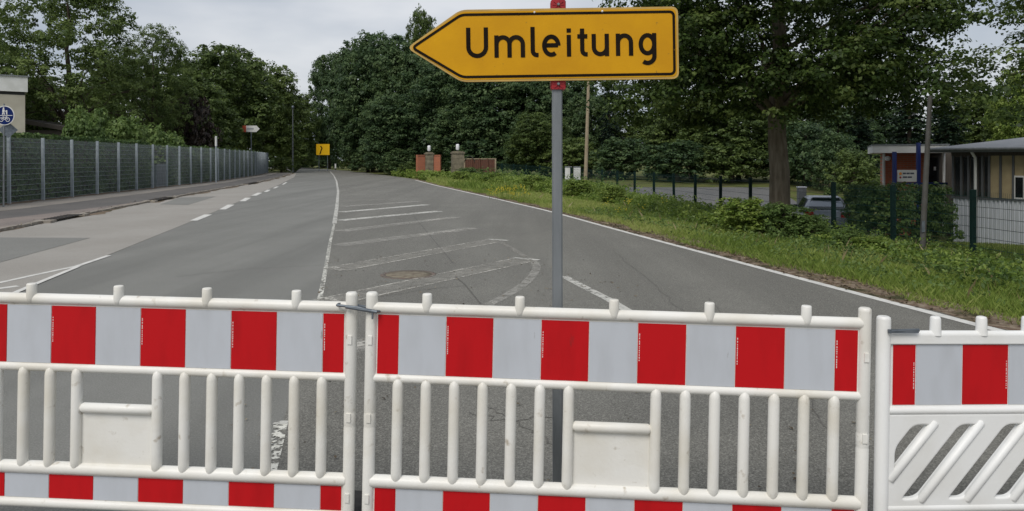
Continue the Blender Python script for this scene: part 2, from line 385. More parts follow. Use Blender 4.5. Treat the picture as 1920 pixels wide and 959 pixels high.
def conifer_proto(H, R0):
    pos, nrm, tint, V = [], [], [], []
    tr = MB(); tr.tube([(0, 0, -.3), (0, 0, H * .5), (0, 0, H * .98)], [H * .018, H * .012, .02], 8, False); lm = MB()
    z = H * .05; quads = []; tn = []
    while z < H * .98:
        f = z / H; r = R0 * (1 - f) ** .75 * random.uniform(.8, 1.1) + .12
        for k in range(9):
            a = random.uniform(0, 6.28); rr = r * random.uniform(.65, 1.1); ct = np.clip(random.gauss(.5, .2), 0, 1)
            d = Vector((math.cos(a), math.sin(a), 0))
            tip = Vector((0, 0, z)) + d * rr + Vector((0, 0, -rr * .22)); lm.tube([(0, 0, z + .05), tip], [.035, .01], 4, False)
            m = max(10, int(rr * 34))
            for q in range(m):
                u = random.uniform(.2, 1.03); c = Vector((0, 0, z)).lerp(tip, u) + Vector((0, 0, .1 * math.sin(u * 3)))
                side = Vector((-d.y, d.x, 0)) * random.gauss(0, .17 * rr * (1.15 - u) + .05)
                c = c + side + Vector((0, 0, random.gauss(0, .07) - .05))
                pos.append(c); nrm.append((random.gauss(0, .5), random.gauss(0, .5), .8)); tn.append(np.clip(ct + random.gauss(0, .15), 0, 1))
        z += H * .035
    pos = np.array(pos); nrm = np.array(nrm)
    cm = leaf_mesh('crown', pos, nrm, rng.uniform(.24, .5, len(pos)), np.array(tn), .17)
    return dict(H=H, R=R0, parts=[('trunk', tr, M['bark_dark']), ('branches', lm, M['bark_dark'])], crown=cm, leaf='needle', mesh={})

# ------------------------------------------------------------------ ground, road, paths
def axis(parts):
    out = []
    for a, b, n in parts: out += list(np.linspace(a, b, n, endpoint=False))
    return np.array(out + [parts[-1][1]])
gx = axis([(-900, -120, 14), (-120, -40, 16), (-40, -8, 16), (-8, 22, 60), (22, 60, 14), (60, 900, 14)])
gy = axis([(-60, 0, 12), (0, 40, 60), (40, 80, 50), (80, 180, 20), (180, 1800, 24)])
GX, GY = np.meshgrid(gx, gy); GZ = height(GX, GY)
def gridmesh(name, X, Y, Z, m, kind, parent=None):
    ny, nx = X.shape; v = np.stack([X, Y, Z], -1).reshape(-1, 3)
    f = [(j*nx + i, j*nx + i + 1, (j+1)*nx + i + 1, (j+1)*nx + i) for j in range(ny - 1) for i in range(nx - 1)]
    me = bpy.data.meshes.new(name); me.from_pydata(v.tolist(), [], f); me.polygons.foreach_set('use_smooth', [True] * len(f))
    return link(name, me, m, parent, kind)
gridmesh('ground', GX, GY, GZ, M['ground'], 'structure')
def strip(name, ca, cb, y0, y1, z, m, kind='structure', parent=None, step=1.5, za=None, jag=0):
    ys = np.arange(y0, y1 + .01, step)
    a = (cvs(ca, ys) if not callable(ca) else ca(ys)); b = (cvs(cb, ys) if not callable(cb) else cb(ys))
    if jag: a = a + rng.normal(0, jag, len(ys)); b = b + rng.normal(0, jag, len(ys))
    t = np.linspace(0, 1, 3)
    X = a[:, None] * (1 - t) + b[:, None] * t; Y = np.repeat(ys[:, None], 3, 1)
    return gridmesh(name, X, Y, np.full_like(X, z), m, kind, parent)
road = strip('road', lambda y: cvs(XL, y), lambda y: cvs(XR, y), -40, 220, 0.0, M['road'])
CL = ([-40, 0, 3.47, 8.47, 10.4, 15.25, 19.1, 25.4, 38.1, 57, 91, 114, 160, 220], [7, -.5, -1.2, -2.21, -2.64, -3.74, -4.57, -6.0, -8.95, -13.6, -22, -30, -50.5, -83])
strip('road_surface', lambda y: cvs(CL, y), lambda y: cvs(XR, y), -40, 114, .0035, M['road_old'], parent=road)
strip('bus_lane', lambda y: cvs(XK, y), lambda y: cvs(XL, y) + .0, -40, 91, .004, M['pale'])
def mixc(ca, cb, f): return lambda y: cvs(ca, y) * (1 - f(y)) + cvs(cb, y) * f(y)
def kx(y): return cvs(XK, y) - .13
fa = lambda y: np.interp(y, [10, 20, 27, 37, 55, 90], [.36, .36, .42, .47, .42, .42])       # pale / dark seam (0 fence, 1 kerb)
fb = lambda y: np.interp(y, [10, 17, 22, 26, 30, 90], [.55, .6, .8, .93, .995, .995])
ff = lambda y: cvs(XF, y) + .05
pav = strip('pavement', lambda y: ff(y) * (1 - fa(y)) + kx(y) * fa(y), lambda y: ff(y) * (1 - fb(y)) + kx(y) * fb(y), -40, 92, .055, M['walk_dark'])
strip('footpath', lambda y: ff(y) - .3, lambda y: ff(y) * (1 - fa(y)) + kx(y) * fa(y), -40, 92, .055, M['walk_pale'], jag=.05)
strip('path', lambda y: ff(y) * (1 - fb(y)) + kx(y) * fb(y), kx, -40, 92, .055, M['walk_pink'])
# patches in the pale lane
def mk(name, poly, z, m, parent=road):
    b = MB(); b.sheet(poly, z); return b.build(name, m, parent)
def pxpoly(pts): return [G(x, y) for x, y in pts]
mk('asphalt_patch', pxpoly([(-200, 447), (-60, 446), (169, 447), (0, 493), (-200, 560)]), .008, M['patch'])
mk('asphalt_patch', pxpoly([(300, 384), (352, 385), (405, 369), (338, 371)]), .008, M['patch'])
# painted markings: each one a sheet of its own
def ribbon(pts, w, z, nm, m, parent=road, step=.35):
    out = []
    P2 = [Vector((p[0], p[1])) for p in pts]; q = [P2[0]]
    for a, b in zip(P2[:-1], P2[1:]):
        n = max(1, int((b - a).length / step))
        for i in range(1, n + 1): q.append(a.lerp(b, i / n))
    vs = []
    for i, p in enumerate(q):
        t = (q[min(i+1, len(q)-1)] - q[max(i-1, 0)]).normalized(); n_ = Vector((-t.y, t.x))
        vs += [(*(p + n_ * w / 2), z), (*(p - n_ * w / 2), z)]
    b = MB(); b.add(vs, [(2*i, 2*i + 1, 2*i + 3, 2*i + 2) for i in range(len(q) - 1)])
    return b.build(nm, m, parent)
ZM = .0075
for pts in ([(356,414.5),(370,414.5),(398,403),(383,403)], [(411,393.5),(423,393.5),(440,384.5),(427,384.5)], [(449,378),(460,378),(471,371.5),(460,371.5)],
            [(471,367.5),(481,367.5),(492,362),(483,362)], [(494,360.5),(501,360.5),(508,356.5),(501,356.5)], [(511,353.8),(516,353.8),(523,350.3),(518,350.3)], [(528,346.6),(532,346.6),(539,342.4),(535,342.4)]):
    mk('dash_marking', pxpoly(pts), ZM, M['paint_new'])
ribbon([G(-160, 566), G(0, 531), G(73, 515), G(146, 499.5), G(204, 480)], .09, ZM, 'edge_line', M['paint_new'])
ribbon([G(-90, 600), G(12, 557), G(73, 531), G(146, 501), ], .08, ZM + .002, 'edge_line', M['paint_new'])
ribbon([G(-60, 547), G(0, 542), G(34, 537.5)], .12, ZM, 'dash_marking', M['paint_new'])
LN = [G(598, 570), G(608, 520), G(614, 485), G(620, 450), G(627, 420), G(631.5, 390), G(634, 360), G(631, 340), G(626, 330), G(619, 322)]
ribbon(LN[:5], .06, ZM, 'centre_line', M['paint_ragged'])
ribbon(LN[4:], .115, ZM, 'centre_line', M['paint'])
ribbon([G(527, 795), G(504, 885), G(485, 965)], .085, ZM, 'centre_line', M['paint_ragged'])
ribbon([G(540, 795.), G(514, 795)], .06, ZM + .002, 'centre_line', M['paint'])
BARS = [((641,347.5),(705,345.5),0), ((641,353),(722,351),0), ((641,360),(745,357),0), ((641,367),(764,364),0), ((641,377),(782,372.5),0), ((640,388),(788,378),1), ((639,398.5),(800,384.5),2), ((637,414),(824,396.5),2), ((636,434.5),(852,408),1), ((633,461),(889,428.5),1), ((624,507),(934,451),3), ((612,568),(987,487),3), ((560,668),(700,643),1)]
for (a, b_, k) in BARS:
    p, q = Vector(G(*a)), Vector(G(*b_)); d = (q - p).normalized(); n_ = Vector((-d.y, d.x))
    w = [.34, .46, .4, .5][k]
    if k in (0, 1, 2): ribbon([p, q], w, ZM, 'hatch_bar', M[['paint_ghost', 'paint_faint', 'paint'][k]])
    if k == 1: ribbon([p.lerp(q, .55), q], w * .3, ZM + .002, 'hatch_bar', M['paint_edge'])
    if k == 3:
        ribbon([p, q], w, ZM, 'hatch_bar', M['paint_ghost'])
        for s in (-1, 1): ribbon([p + n_ * s * w * .42, q + n_ * s * w * .45], .05, ZM + .002, 'hatch_bar', M['paint_edge'])
        ribbon([q - n_ * w * .5, q + n_ * w * .5], .12, ZM + .004, 'hatch_bar', M['paint'])
        ribbon([p - n_ * w * .4, p + n_ * w * .4 + d * .2], .12, ZM + .004, 'hatch_bar', M['paint_edge'])
ribbon([G(990, 485), G(1003, 494), G(1007, 503), G(1000, 517), G(986, 532), G(960, 550), G(930, 566), G(905, 580)], .13, ZM + .002, 'island_curve', M['paint_faint'], step=.2)
ribbon([G(928, 567), G(905, 579)], .1, ZM + .005, 'island_curve', M['paint_edge'])
ribbon([G(934, 451), G(984, 482)], .1, ZM + .002, 'island_curve', M['paint_ghost'])
ribbon([G(1057, 519), G(1085, 534), G(1140, 562), G(1200, 598)], .12, ZM, 'lane_line', M['paint'])
ry = np.concatenate([np.arange(-6, 48, 1.0), np.arange(48, 62, 2.)])
ribbon([(cvs(XR, y) - .14, y) for y in ry], .13, ZM, 'edge_line', M['paint_new'], step=2)
M['seam'] = mat('tar_seam', (.09, .087, .078), .85, (.14, .134, .12), 12, 4)
ribbon([G(853, 520), G(872, 535), G(901, 571)], .012, ZM + .004, 'tar_seam', M['seam'])
ribbon([G(775, 405), G(850, 495)], .02, .006, 'tar_seam', M['seam'])
for pts in ([(812, 640), (880, 700), (905, 760), (985, 800), (1040, 840)], [(880, 775), (960, 792), (1045, 780)], [(1330, 560), (1390, 640), (1480, 700), (1560, 820)], [(700, 560), (790, 545), (872, 536)], [(330, 520), (460, 505), (600, 498)], [(1150, 470), (1230, 540), (1300, 600)]):
    q = [Vector(G(*p)) for p in pts]; w_ = [q[0]]
    for a, b_ in zip(q[:-1], q[1:]):
        for i in range(1, 9): w_.append(a.lerp(b_, i / 8) + Vector((random.gauss(0, .018), random.gauss(0, .018))))
    ribbon(w_, .009, .006, 'crack', M['seam'], step=.2)
# dirt along the right edge
strip('dirt_strip', lambda y: cvs(XR, y) - .03 - .06 * np.abs(np.sin(y * 2.7)) , lambda y: cvs(XR, y) + .75 + .2 * np.sin(y * 1.3), -6, 64, .005, M['dirt'], jag=.05, step=.5)
strip('dirt_strip', lambda y: cvs(XF, y) - .35, lambda y: cvs(XF, y) + .22 + .1 * np.sin(y * 1.9), -6, 92, .062, M['dirt'], jag=.05, step=.6)
strip('dirt_strip', lambda y: cvs(XK, y) - .02, lambda y: cvs(XK, y) + .16 + .14 * np.sin(y * .9), 4, 90, .0085, M['dirt'], jag=.07, step=.5)
# car park and paths beyond the green fence (draped on the falling ground)
def drape(name, x0, x1, y0, y1, m, off=.02, n=24):
    ys = np.linspace(y0, y1, n); a = x0(ys); b = x1(ys); t = np.linspace(0, 1, n)
    X = a[:, None] * (1 - t) + b[:, None] * t; Y = np.repeat(ys[:, None], n, 1)
    return gridmesh(name, X, Y, height(X, Y) + off, m, 'structure')
drape('car_park', lambda y: cvs(XG, y) + 1.9, lambda y: cvs(XG, y) * 0 + np.interp(y, [19, 54], [12.2, 19]), 20.5, 53, M['lot'], .03)
drape('path', lambda y: cvs(XG, y) + .3 + y * 0, lambda y: cvs(XG, y) + 3 + y * 0, 16.2, 17.6, M['lot'], .03, 8)
# kerb stones
kerb = bpy.data.objects.new('kerb', None); col.objects.link(kerb); kerb['kind'] = 'structure'
ks = MB(); ks.box((-.06, -.49, -.1), (.06, .49, .068)); ks0 = None
y = 6.0
while y < 88:
    x = float(cvs(XK, y)) - .07; a = math.atan2(float(cvs(XK, y + .5) - cvs(XK, y - .5)), 1)
    if ks0 is None: ks0 = ks.build('kerb_stone', M['kerb'], kerb); o = ks0
    else: o = shared('kerb_stone', ks0, kerb)
    o.location = (x, y, random.uniform(-.014, .008)); o.rotation_euler = (random.gauss(0, .012), 0, -a + random.gauss(0, .012)); y += 1.0
# kerb drains
for px, py, w, lab in ((105, 411.5, 1.9, 'dark kerbside drain grate nearest the barriers'), (310, 375.5, 2.6, 'long dark kerbside drain between the utility box and the pale lane'), (508, 345.3, 4.2, 'far dark kerbside drain beside the white dashes')):
    X, Z = G(px, py); a = math.atan2(float(cvs(XK, Z + 1) - cvs(XK, Z - 1)), 2)
    t = thing('drain', lab, 'drain', (float(cvs(XK, Z)) - .02, Z, .0), -a)
    m = MB(); m.box((-.2, -w/2, .055), (.16, w/2, .075)); m.build('frame', M['iron'], t)
    bm_ = MB(); bm_.box((-.17, -.03, .075), (.13, .03, .088)); b0 = None
    for i in range(int(w / .22)):
        yy = -w/2 + .12 + i * .22
        if b0 is None: b0 = bm_.build('bar', M['iron'], t, loc=(0, yy, 0))
        else: shared('bar', b0, t, (0, yy, 0))
    e = MB(); e.box((-.24, -.2, -.02), (.2, .2, .07)); e0 = e.build('end_stone', M['kerb'], t, loc=(0, -w/2 - .25, 0)); shared('end_stone', e0, t, (0, w/2 + .25, 0))
# sandy manhole in the hatched island
X, Z = G(766, 516)
t = thing('manhole_cover', 'round sandy manhole cover with reddish ring on the hatched asphalt', 'manhole cover', (X, Z, 0))
m = MB(); m.lathe([(.4, 0), (.4, .009), (.33, .01), (.33, .0)], 28); m.build('ring', M['rust'], t)
m = MB(); m.lathe([(.328, 0), (.328, .012), (.2, .015)], 28); m.build('cover', M['sand'], t)
# loose bits of leaf and twig on the road
def litter(name, n, fn, m, s0, s1):
    pos = np.array([fn() for _ in range(n)]); 
    nr = np.tile([0, 0, 1.], (n, 1)) + rng.normal(size=(n, 3)) * .25
    return link(name, leaf_mesh(name, pos, nr, rng.uniform(s0, s1, n), rng.random(n), .3), m, None, 'stuff')
M['dry'] = leafmat('dry_leaf_bits', (.07, .05, .03), (.16, .12, .07), (.3, .25, .16), .1)
def lf1():
    Z = random.uniform(3.3, 13) ; x0 = -2.3 - (Z - 8.5) * .2 if Z > 8 else -1.8; return (random.uniform(x0, x0 + 4.2), Z, random.uniform(.012, .022))
litter('leaf_litter', 420, lf1, M['dry'], .012, .045)
def lf2():
    Z = random.triangular(6, 60, 9); d = abs(random.gauss(0, .35)); return (float(cvs(XR, Z)) - .1 + d, Z, .016 + .01 * random.random())
litter('leaf_litter', 2600, lf2, M['dry'], .02, .07)
def lf3():
    Z = random.uniform(12, 80); return (float(cvs(XK, Z)) + random.gauss(0, .22), Z, .075 + .01 * random.random())
litter('leaf_litter', 700, lf3, M['dry'], .02, .07)

# ------------------------------------------------------------------ the barriers
def rbox(m, a, b, r=.004): m.box(a, b)
T = 1.0; LB = 1.98
def picket_mb(z0, z1, r=.0222):
    m = MB(); m.lathe([(.002, z0 - .021), (r * .5, z0 - .004), (r * .9, z0 + .018), (r, z0 + .04), (r, z1 - .03), (r * .95, z1 - .02), (r * .8, z1 - .008), (r * .4, z1 + .004)], 16); return m
def post_mb():
    m = MB()
    m.lathe([(.0245, -.02), (.0245, .44), (.0237, .444), (.0237, .452), (.0245, .456), (.0245, .5), (.0237, .503), (.0237, .508), (.0245, .511), (.0245, .985), (.024, .995), (.018, 1.0)], 20)
    for z in (.14, .47, .79): m.box((-.009, -.0285, z), (.009, -.02, z + .035)); 
    return m
def stripe_edges():
    e = [.027] + [.1165 + .1941 * k for k in range(10)] + [1.953]; return e
def film_board(name, t, z0, z1, seam=True):
    b = MB(); b.box((.02, -.006, z0 - .012), (1.96, .012, z1 + .012)); bd = b.build(name, M['plastic'], t)
    e = stripe_edges(); fr = {}
    for i in range(len(e) - 1):
        w = e[i+1] - e[i]; red = i % 2 == 0; nm = 'red_stripe' if red else 'white_stripe'
        key = (nm, round(w, 3))
        if key not in fr:
            m = MB(); m.box((.0015, -.0085, z0), (w - .0015, -.005, z1)); o = m.build(nm, M['film_red' if red else 'film_white'], bd, loc=(e[i], 0, 0)); fr[key] = o
        else: shared(nm, fr[key], bd, (e[i], 0, 0))
        if seam and red and i > 0 and z1 - z0 > .15:
            m = MB(); random.seed(5 + i)
            z = z0 + .09
            while z < z0 + .2:
                h_ = random.uniform(.003, .008); m.box((.006, -.0092, z), (.0095, -.0084, z + h_)); z += h_ + random.uniform(.002, .006)
            m.build('small_print', M['print'], bd, loc=(e[i], 0, 0))
    return bd
def feet(t, tilt):
    for x in (0, LB):
        zz = 0.02 if x == 0 else .02
        m = MB(); hw = .21; lift = -.105 if x == 0 else -.066
        vs = []
        m.box((x - .09, -.4, lift), (x + .09, .4, lift + .05)); m.box((x - .07, -.34, lift + .05), (x + .07, .34, lift + .09)); m.box((x - .055, -.12, lift + .09), (x + .055, .12, lift + .115))
        m.build('rubber_foot', M['rubber'], t)
def make_barrier(label):
    t = thing('road_barrier', label, 'barrier', group='red and white plastic barriers across the road')
    zt, zm, zl, zb = T - .063, T - .351, T - .776, T - .925
    p0 = post_mb().build('post', M['plastic'], t); shared('post', p0, t, (LB, 0, 0))
    for nm, z, r in (('top_rail', zt, .0228), ('middle_rail', zm, .019), ('lower_rail', zl, .026), ('bottom_rail', zb, .02)):
        m = MB(); m.tube([(.01, 0, z), (LB - .01, 0, z)], r, 16); m.build(nm, M['plastic'], t)
    pg = MB(); pg.lathe([(.008, -.016), (.0165, -.008), (.0198, .004), (.0198, .06), (.018, .0645), (.015, .0655)], 16); q = None
    for k in range(5):
        lc = (.23 + .38 * k, -.008, zt)
        if q is None: q = pg.build('peg', M['plastic'], t, loc=lc)
        else: shared('peg', q, t, lc)
    film_board('upper_board', t, T - .332, T - .09)
    film_board('lower_board', t, T - .902, T - .803)
    pk = picket_mb(zl, zm).build('picket', M['plastic'], t, loc=(.1165, -.008, 0))
    for i in range(2, 17):
        if i in (8, 9): continue
        shared('picket', pk, t, (.1165 * i, -.008, 0), (0, 0, random.uniform(-1, 1)))
    x0, x1 = .1165 * 7, .1165 * 10; zc = T - .515
    m = MB(); m.tube([(x0, 0, zc), (x0 + .03, -.008, zc), (x1 - .03, -.008, zc), (x1, 0, zc)], [.004, .021, .021, .004], 14); m.build('cross_rail', M['plastic'], t)
    m = MB(); m.box((x0 + .008, -.004, zl), (x1 - .008, .008, zc)); m.build('blank_plate', M['plastic'], t)
    return t
def pose(t, A, B):                                # posts' top centres -> rigid pose (local post top is z = T)
    d = (B - A).normalized(); yaw = math.atan2(d.y, d.x); tilt = -math.asin(d.z)
    t.rotation_euler = (0, tilt, yaw)
    t.location = A - t.rotation_euler.to_matrix() @ Vector((0, 0, T))
A1, B1 = P(698, 548, 3.048), P(1621, 577, 2.935)
A0, B0 = P(-195, 525, 3.17), P(660, 548, 3.062)
bC = make_barrier('middle red and white barrier in front of the detour sign post, with pickets'); 
bL = copy_tree(bC); bL['label'] = 'red and white picket barrier running out of the picture past the left edge'
feet(bC, 0); feet(bL, 0)
pose(bC, A1, B1); pose(bL, A0, B0)
# steel hook joining the first two barriers
m = MB(); z = T - .058
m.tube([(-.135, -.035, z + .006), (-.05, -.036, z), (.02, -.036, z - .014), (.036, -.02, z - .016), (.036, .01, z - .016), (.02, .03, z - .014), (-.02, .03, z - .012), (-.12, .02, z + .004), (-.137, -.01, z + .006), (-.135, -.035, z + .006)], .0055, 8)
m.tube([(.012, -.036, z - .014), (.012, -.037, z - .045)], .004, 6)
m.tube([(-.1, -.034, z + .001), (.03, -.035, z - .016)], .0075, 8)
tag(m.build('hook_clamp', M['zinc_dark'], bC), 'steel hook clamp round the neighbouring barrier post')
# right barrier with slanted slots
A2, B2 = P(1657, 592, 2.945), P(2575, 594, 3.09)
bR = thing('road_barrier', 'right-hand red and white barrier with slanted slots below its striped board', 'barrier', group='red and white plastic barriers across the road')
pm = MB(); pm.lathe([(.027, -.02), (.027, .985), (.025, .994), (.019, .998)], 20); po = pm.build('post', M['plastic_clean'], bR); shared('post', po, bR, (LB, 0, 0))
m = MB(); m.box((.02, -.018, T - .108), (1.96, .018, T - .075)); m.tube([(.02, 0, T - .077), (1.96, 0, T - .077)], .018, 14); m.build('top_rail', M['plastic_clean'], bR)
m = MB(); m.tube([(.02, -.004, T - .376), (1.96, -.004, T - .376)], .017, 14); m.build('middle_rail', M['plastic_clean'], bR)
pg = MB(); pg.lathe([(.024, -.01), (.021, .01), (.02, .055), (.017, .062), (.011, .064)], 14); q = None
x = .215
while x < 1.9:
    lc = (x, 0, T - .066)
    if q is None: q = pg.build('peg', M['plastic_clean'], bR, loc=lc)
    else: shared('peg', q, bR, lc)
    x += .193
# upper film board
b = MB(); b.box((.02, -.006, T - .37), (1.96, .012, T - .1)); bd = b.build('upper_board', M['plastic_clean'], bR)
e = [.035, .131] + [.131 + .1935 * k for k in range(1, 10)] + [1.945]; c_ = {}
for i in range(len(e) - 1):
    red = i % 2 == 0; nm = 'red_stripe' if red else 'white_stripe'; w = e[i+1] - e[i]
    m = MB(); m.box((.002, -.0085, T - .353), (w - .002, -.005, T - .115)); m.build(nm, M['film_red' if red else 'film_white'], bd, loc=(e[i], 0, 0))
    if red:
        m = MB(); z = T - .29
        while z < T - .18: h_ = random.uniform(.003, .008); m.box((w - .01, -.0092, z), (w - .0065, -.0084, z + h_)); z += h_ + random.uniform(.002, .006)
        m.build('small_print', M['print'], bd, loc=(e[i], 0, 0))
# slotted plate from a filled curve with holes
def slotted(x0, x1, z0, z1, holes, depth, bev):
    cu = bpy.data.curves.new('slotted_plate', 'CURVE'); cu.dimensions = '2D'; cu.fill_mode = 'BOTH'; cu.extrude = depth; cu.bevel_depth = bev; cu.bevel_resolution = 3; cu.offset = 0
    def sp(pts):
        s = cu.splines.new('POLY'); s.points.add(len(pts) - 1); s.use_cyclic_u = True
        for p_, q_ in zip(s.points, pts): p_.co = (q_[0], q_[1], 0, 1)
    sp([(x0, z0), (x1, z0), (x1, z1), (x0, z1)])
    for h_ in holes: sp(h_)
    o = bpy.data.objects.new('slotted_plate', cu); col.objects.link(o)
    dg = bpy.context.evaluated_depsgraph_get(); me = bpy.data.meshes.new_from_object(o.evaluated_get(dg))
    bpy.data.objects.remove(o); me.transform(Matrix.Rotation(R(90), 4, 'X')); return me
def round_poly(pts, r, n=5):
    out = []
    for i in range(len(pts)):
        p, a, b_ = Vector(pts[i]), Vector(pts[i-1]), Vector(pts[(i+1) % len(pts)])
        d1 = (a - p).normalized(); d2 = (b_ - p).normalized()
        rr = min(r, (a - p).length * .45, (b_ - p).length * .45)
        for k in range(n + 1):
            u = k / n; s, e_ = p + d1 * rr, p + d2 * rr
            out.append(tuple(s * (1-u)**2 + p * 2*u*(1-u) + e_ * u*u))
    return out
zs0, zs1 = T - .733, T - .424; sl = .25; holes = []; ridges = []
for k in range(-1, 10):
    xb = .062 + .193 * k; wd = .088
    pts = [(xb, zs0), (xb + wd, zs0), (xb + wd + sl, zs1), (xb + sl, zs1)]
    if xb < .04:
        f = (.04 - xb) / sl; f2 = max(0, (.04 - xb - wd) / sl)
        pts = [(.04, zs0 + (zs1 - zs0) * f2), (xb + wd + sl, zs1), (xb + sl, zs1), (.04, zs0 + (zs1 - zs0) * f)]
    if xb + sl + wd > 1.94: continue
    holes.append(round_poly(pts, .034)); ridges.append(pts)
me = slotted(.02, 1.96, T - .755, T - .396, holes, .006, .009)
for p_ in me.polygons: p_.use_smooth = False
link('slotted_plate', me, M['plastic_clean'], bR)
rd = MB()
for k in range(0, 10):
    xb = .062 + .193 * (k - 1) + .088 + .006; x1 = xb + sl
    p0 = Vector((xb, -.008, zs0)); p1 = Vector((x1, -.008, zs1))
    if xb < .03: u = (.03 - xb) / sl; p0 = p0.lerp(p1, u)
    if x1 > 1.95: continue
    rd = MB(); rd.tube([p0 - (p1 - p0) * .02, p0, p1, p1 + (p1 - p0) * .02], [.007, .017, .017, .007], 12); rd.build('ridge', M['plastic_clean'], bR)
m = MB(); m.tube([(.02, 0, T - .765), (1.96, 0, T - .765)], .02, 14); m.build('lower_rail', M['plastic_clean'], bR)
b = MB(); b.box((.02, -.006, T - .93), (1.96, .012, T - .77)); bd = b.build('lower_board', M['plastic_clean'], bR)
for i in range(len(e) - 1):
    red = i % 2 == 1; w = e[i+1] - e[i]; m = MB(); m.box((.002, -.0085, T - .915), (w - .002, -.005, T - .8)); m.build('red_stripe' if red else 'white_stripe', M['film_red' if red else 'film_white'], bd, loc=(e[i], 0, 0))
m = MB(); m.tube([(.01, -.03, T - .055), (.13, -.026, T - .052)], .0065, 8); m.box((.0, -.034, T - .062), (.125, -.028, T - .048)); m.tube([(.005, -.034, T - .055), (.005, -.04, T - .055)], .008, 8); tag(m.build('hook_clamp', M['zinc_dark'], bR), 'grey steel hook bar beside the post top')
feet(bR, 0); pose(bR, A2, B2)

# ------------------------------------------------------------------ detour sign
ZS = 3.43; KU = 1 / (3.097 * FPX / ZS)
sc0 = P(700 + 1000 / 3.097, 265 / 3.097, ZS)
sgn = thing('detour_sign', 'yellow arrow shaped detour sign on a square steel post behind the barrier', 'road sign', (P(1046, 560, ZS + .03).x, ZS + .035, 0))
def ux(x, y): return ((x - 1000) * KU, (265 - y) * KU)
pr_ = P(1044, 0, ZS + .035)
m = MB(); hw = .0235; zt = pr_.z + .05
vs = [(-hw, -hw), (hw, -hw), (hw, hw), (-hw, hw)]
bp = [(a * .82 if abs(a) else a, b_) for a, b_ in vs]
poly = []
for (a, b_) in ((-hw, -hw), (hw, -hw), (hw, hw), (-hw, hw)):
    c_ = .006; sa, sb = (1 if a > 0 else -1), (1 if b_ > 0 else -1)
    q = [(a - sa * c_, b_), (a, b_ - sb * c_)]
    poly += q if (sa * sb > 0) == True and False else q
poly = [(-hw + .006, -hw), (hw - .006, -hw), (hw, -hw + .006), (hw, hw - .006), (hw - .006, hw), (-hw + .006, hw), (-hw, hw - .006), (-hw, -hw + .006)]
xt = pr_.x - sgn.location.x
n = 8; m.add([(x, y, .06) for x, y in poly] + [(x + xt, y, zt) for x, y in poly], [tuple(range(n))[::-1], tuple(range(n, 2*n))] + [(i, (i+1) % n, (i+1) % n + n, i + n) for i in range(n)])
m.build('post', M['zinc'], sgn)
m = MB(); m.box((-.05, -.05, .0), (.05, .05, .07)); m.build('ground_sleeve', M['zinc_dark'], sgn)
pan_loc = (sc0.x - sgn.location.x, ZS - sgn.location.y, sc0.z)
SL = .0150
outer = round_poly([ux(196, 270), ux(510, 54), ux(1768, 54), ux(1768, 472), ux(510, 472)], .032, 5)
inner = round_poly([ux(214, 270), ux(512, 66), ux(1757, 66), ux(1757, 460), ux(512, 460)], .026, 5)
m = MB(); m.prism(outer, .014); pan = m.build('sign_panel', M['yellow_rim'], sgn, loc=(pan_loc[0], pan_loc[1] - .014, pan_loc[2])); pan.rotation_euler = (0, -math.atan(SL), 0)
m = MB(); m.add([(x, -.0015, z) for x, z in inner], [tuple(range(len(inner)))]); m.build('yellow_face', M['yellow'], pan)
def stroke(m, pts, w, y=-.003, closed=False):
    P2 = [Vector(p) for p in pts]; n = len(P2); vs = []
    for i, p in enumerate(P2):
        if closed: a, b_ = P2[i-1], P2[(i+1) % n]
        else: a, b_ = P2[max(i-1, 0)], P2[min(i+1, n-1)]
        d1 = (p - a).normalized() if (p - a).length > 1e-9 else None; d2 = (b_ - p).normalized() if (b_ - p).length > 1e-9 else None
        t = ((d1 or d2) + (d2 or d1)).normalized(); nn = Vector((-t.y, t.x)); dd = d1 or d2
        k = 1 / max(.5, abs(nn.dot(Vector((-dd.y, dd.x)))))
        vs += [(p.x + nn.x * w/2 * k, y, p.y + nn.y * w/2 * k), (p.x - nn.x * w/2 * k, y, p.y - nn.y * w/2 * k)]
    f = [(2*i, 2*i+1, 2*i+3, 2*i+2) for i in range(n - 1)]
    if closed: f.append((2*n-2, 2*n-1, 1, 0))
    m.add(vs, f)
border = round_poly([ux(229, 270), ux(514, 84), ux(1742, 84), ux(1742, 444), ux(514, 444)], .022, 6)
m = MB(); stroke(m, border, 15 * KU, -.003, True); m.build('border', M['ink'], pan)
def arc(cx, cy, rx, ry, a0, a1, n=14): return [(cx + rx * math.cos(R(a0 + (a1 - a0) * i / n)), cy - ry * math.sin(R(a0 + (a1 - a0) * i / n))) for i in range(n + 1)]
W_ = 25
letters = [
 [[(553, 159), (553, 272)] + arc(604, 272, 51, 51, 180, 360) + [(655, 272), (655, 159)]],
 [[(715.5, 206), (715.5, 335)], arc(753, 258, 37.5, 40, 180, 0) + [(790.5, 335)], arc(829, 258, 38.5, 40, 180, 0) + [(867.5, 335)]],
 [[(925, 160), (925, 298)] + arc(949, 298, 24, 25, 180, 270, 8) + [(958, 323)]],
 [[(1000, 268), (1071, 268)], arc(1032, 270, 41, 52, 0, 305, 24)],
 [[(1134, 209), (1134, 335)], [(1134, 172), (1134, 196)]],
 [[(1211, 174), (1211, 298)] + arc(1233, 298, 22, 25, 180, 270, 8) + [(1242, 323)], [(1183, 219), (1241, 219)]],
 [[(1278, 206), (1278, 283)] + arc(1315.5, 283, 37.5, 40, 180, 360), [(1353, 206), (1353, 335)]],
 [[(1417.5, 206), (1417.5, 335)], arc(1455, 258, 37.5, 40, 180, 0) + [(1492.5, 335)]],
 [arc(1588, 270, 39, 52, 0, 360, 26), [(1627, 206), (1627, 338)] + arc(1588, 338, 39, 40, 0, -130, 12)],
]
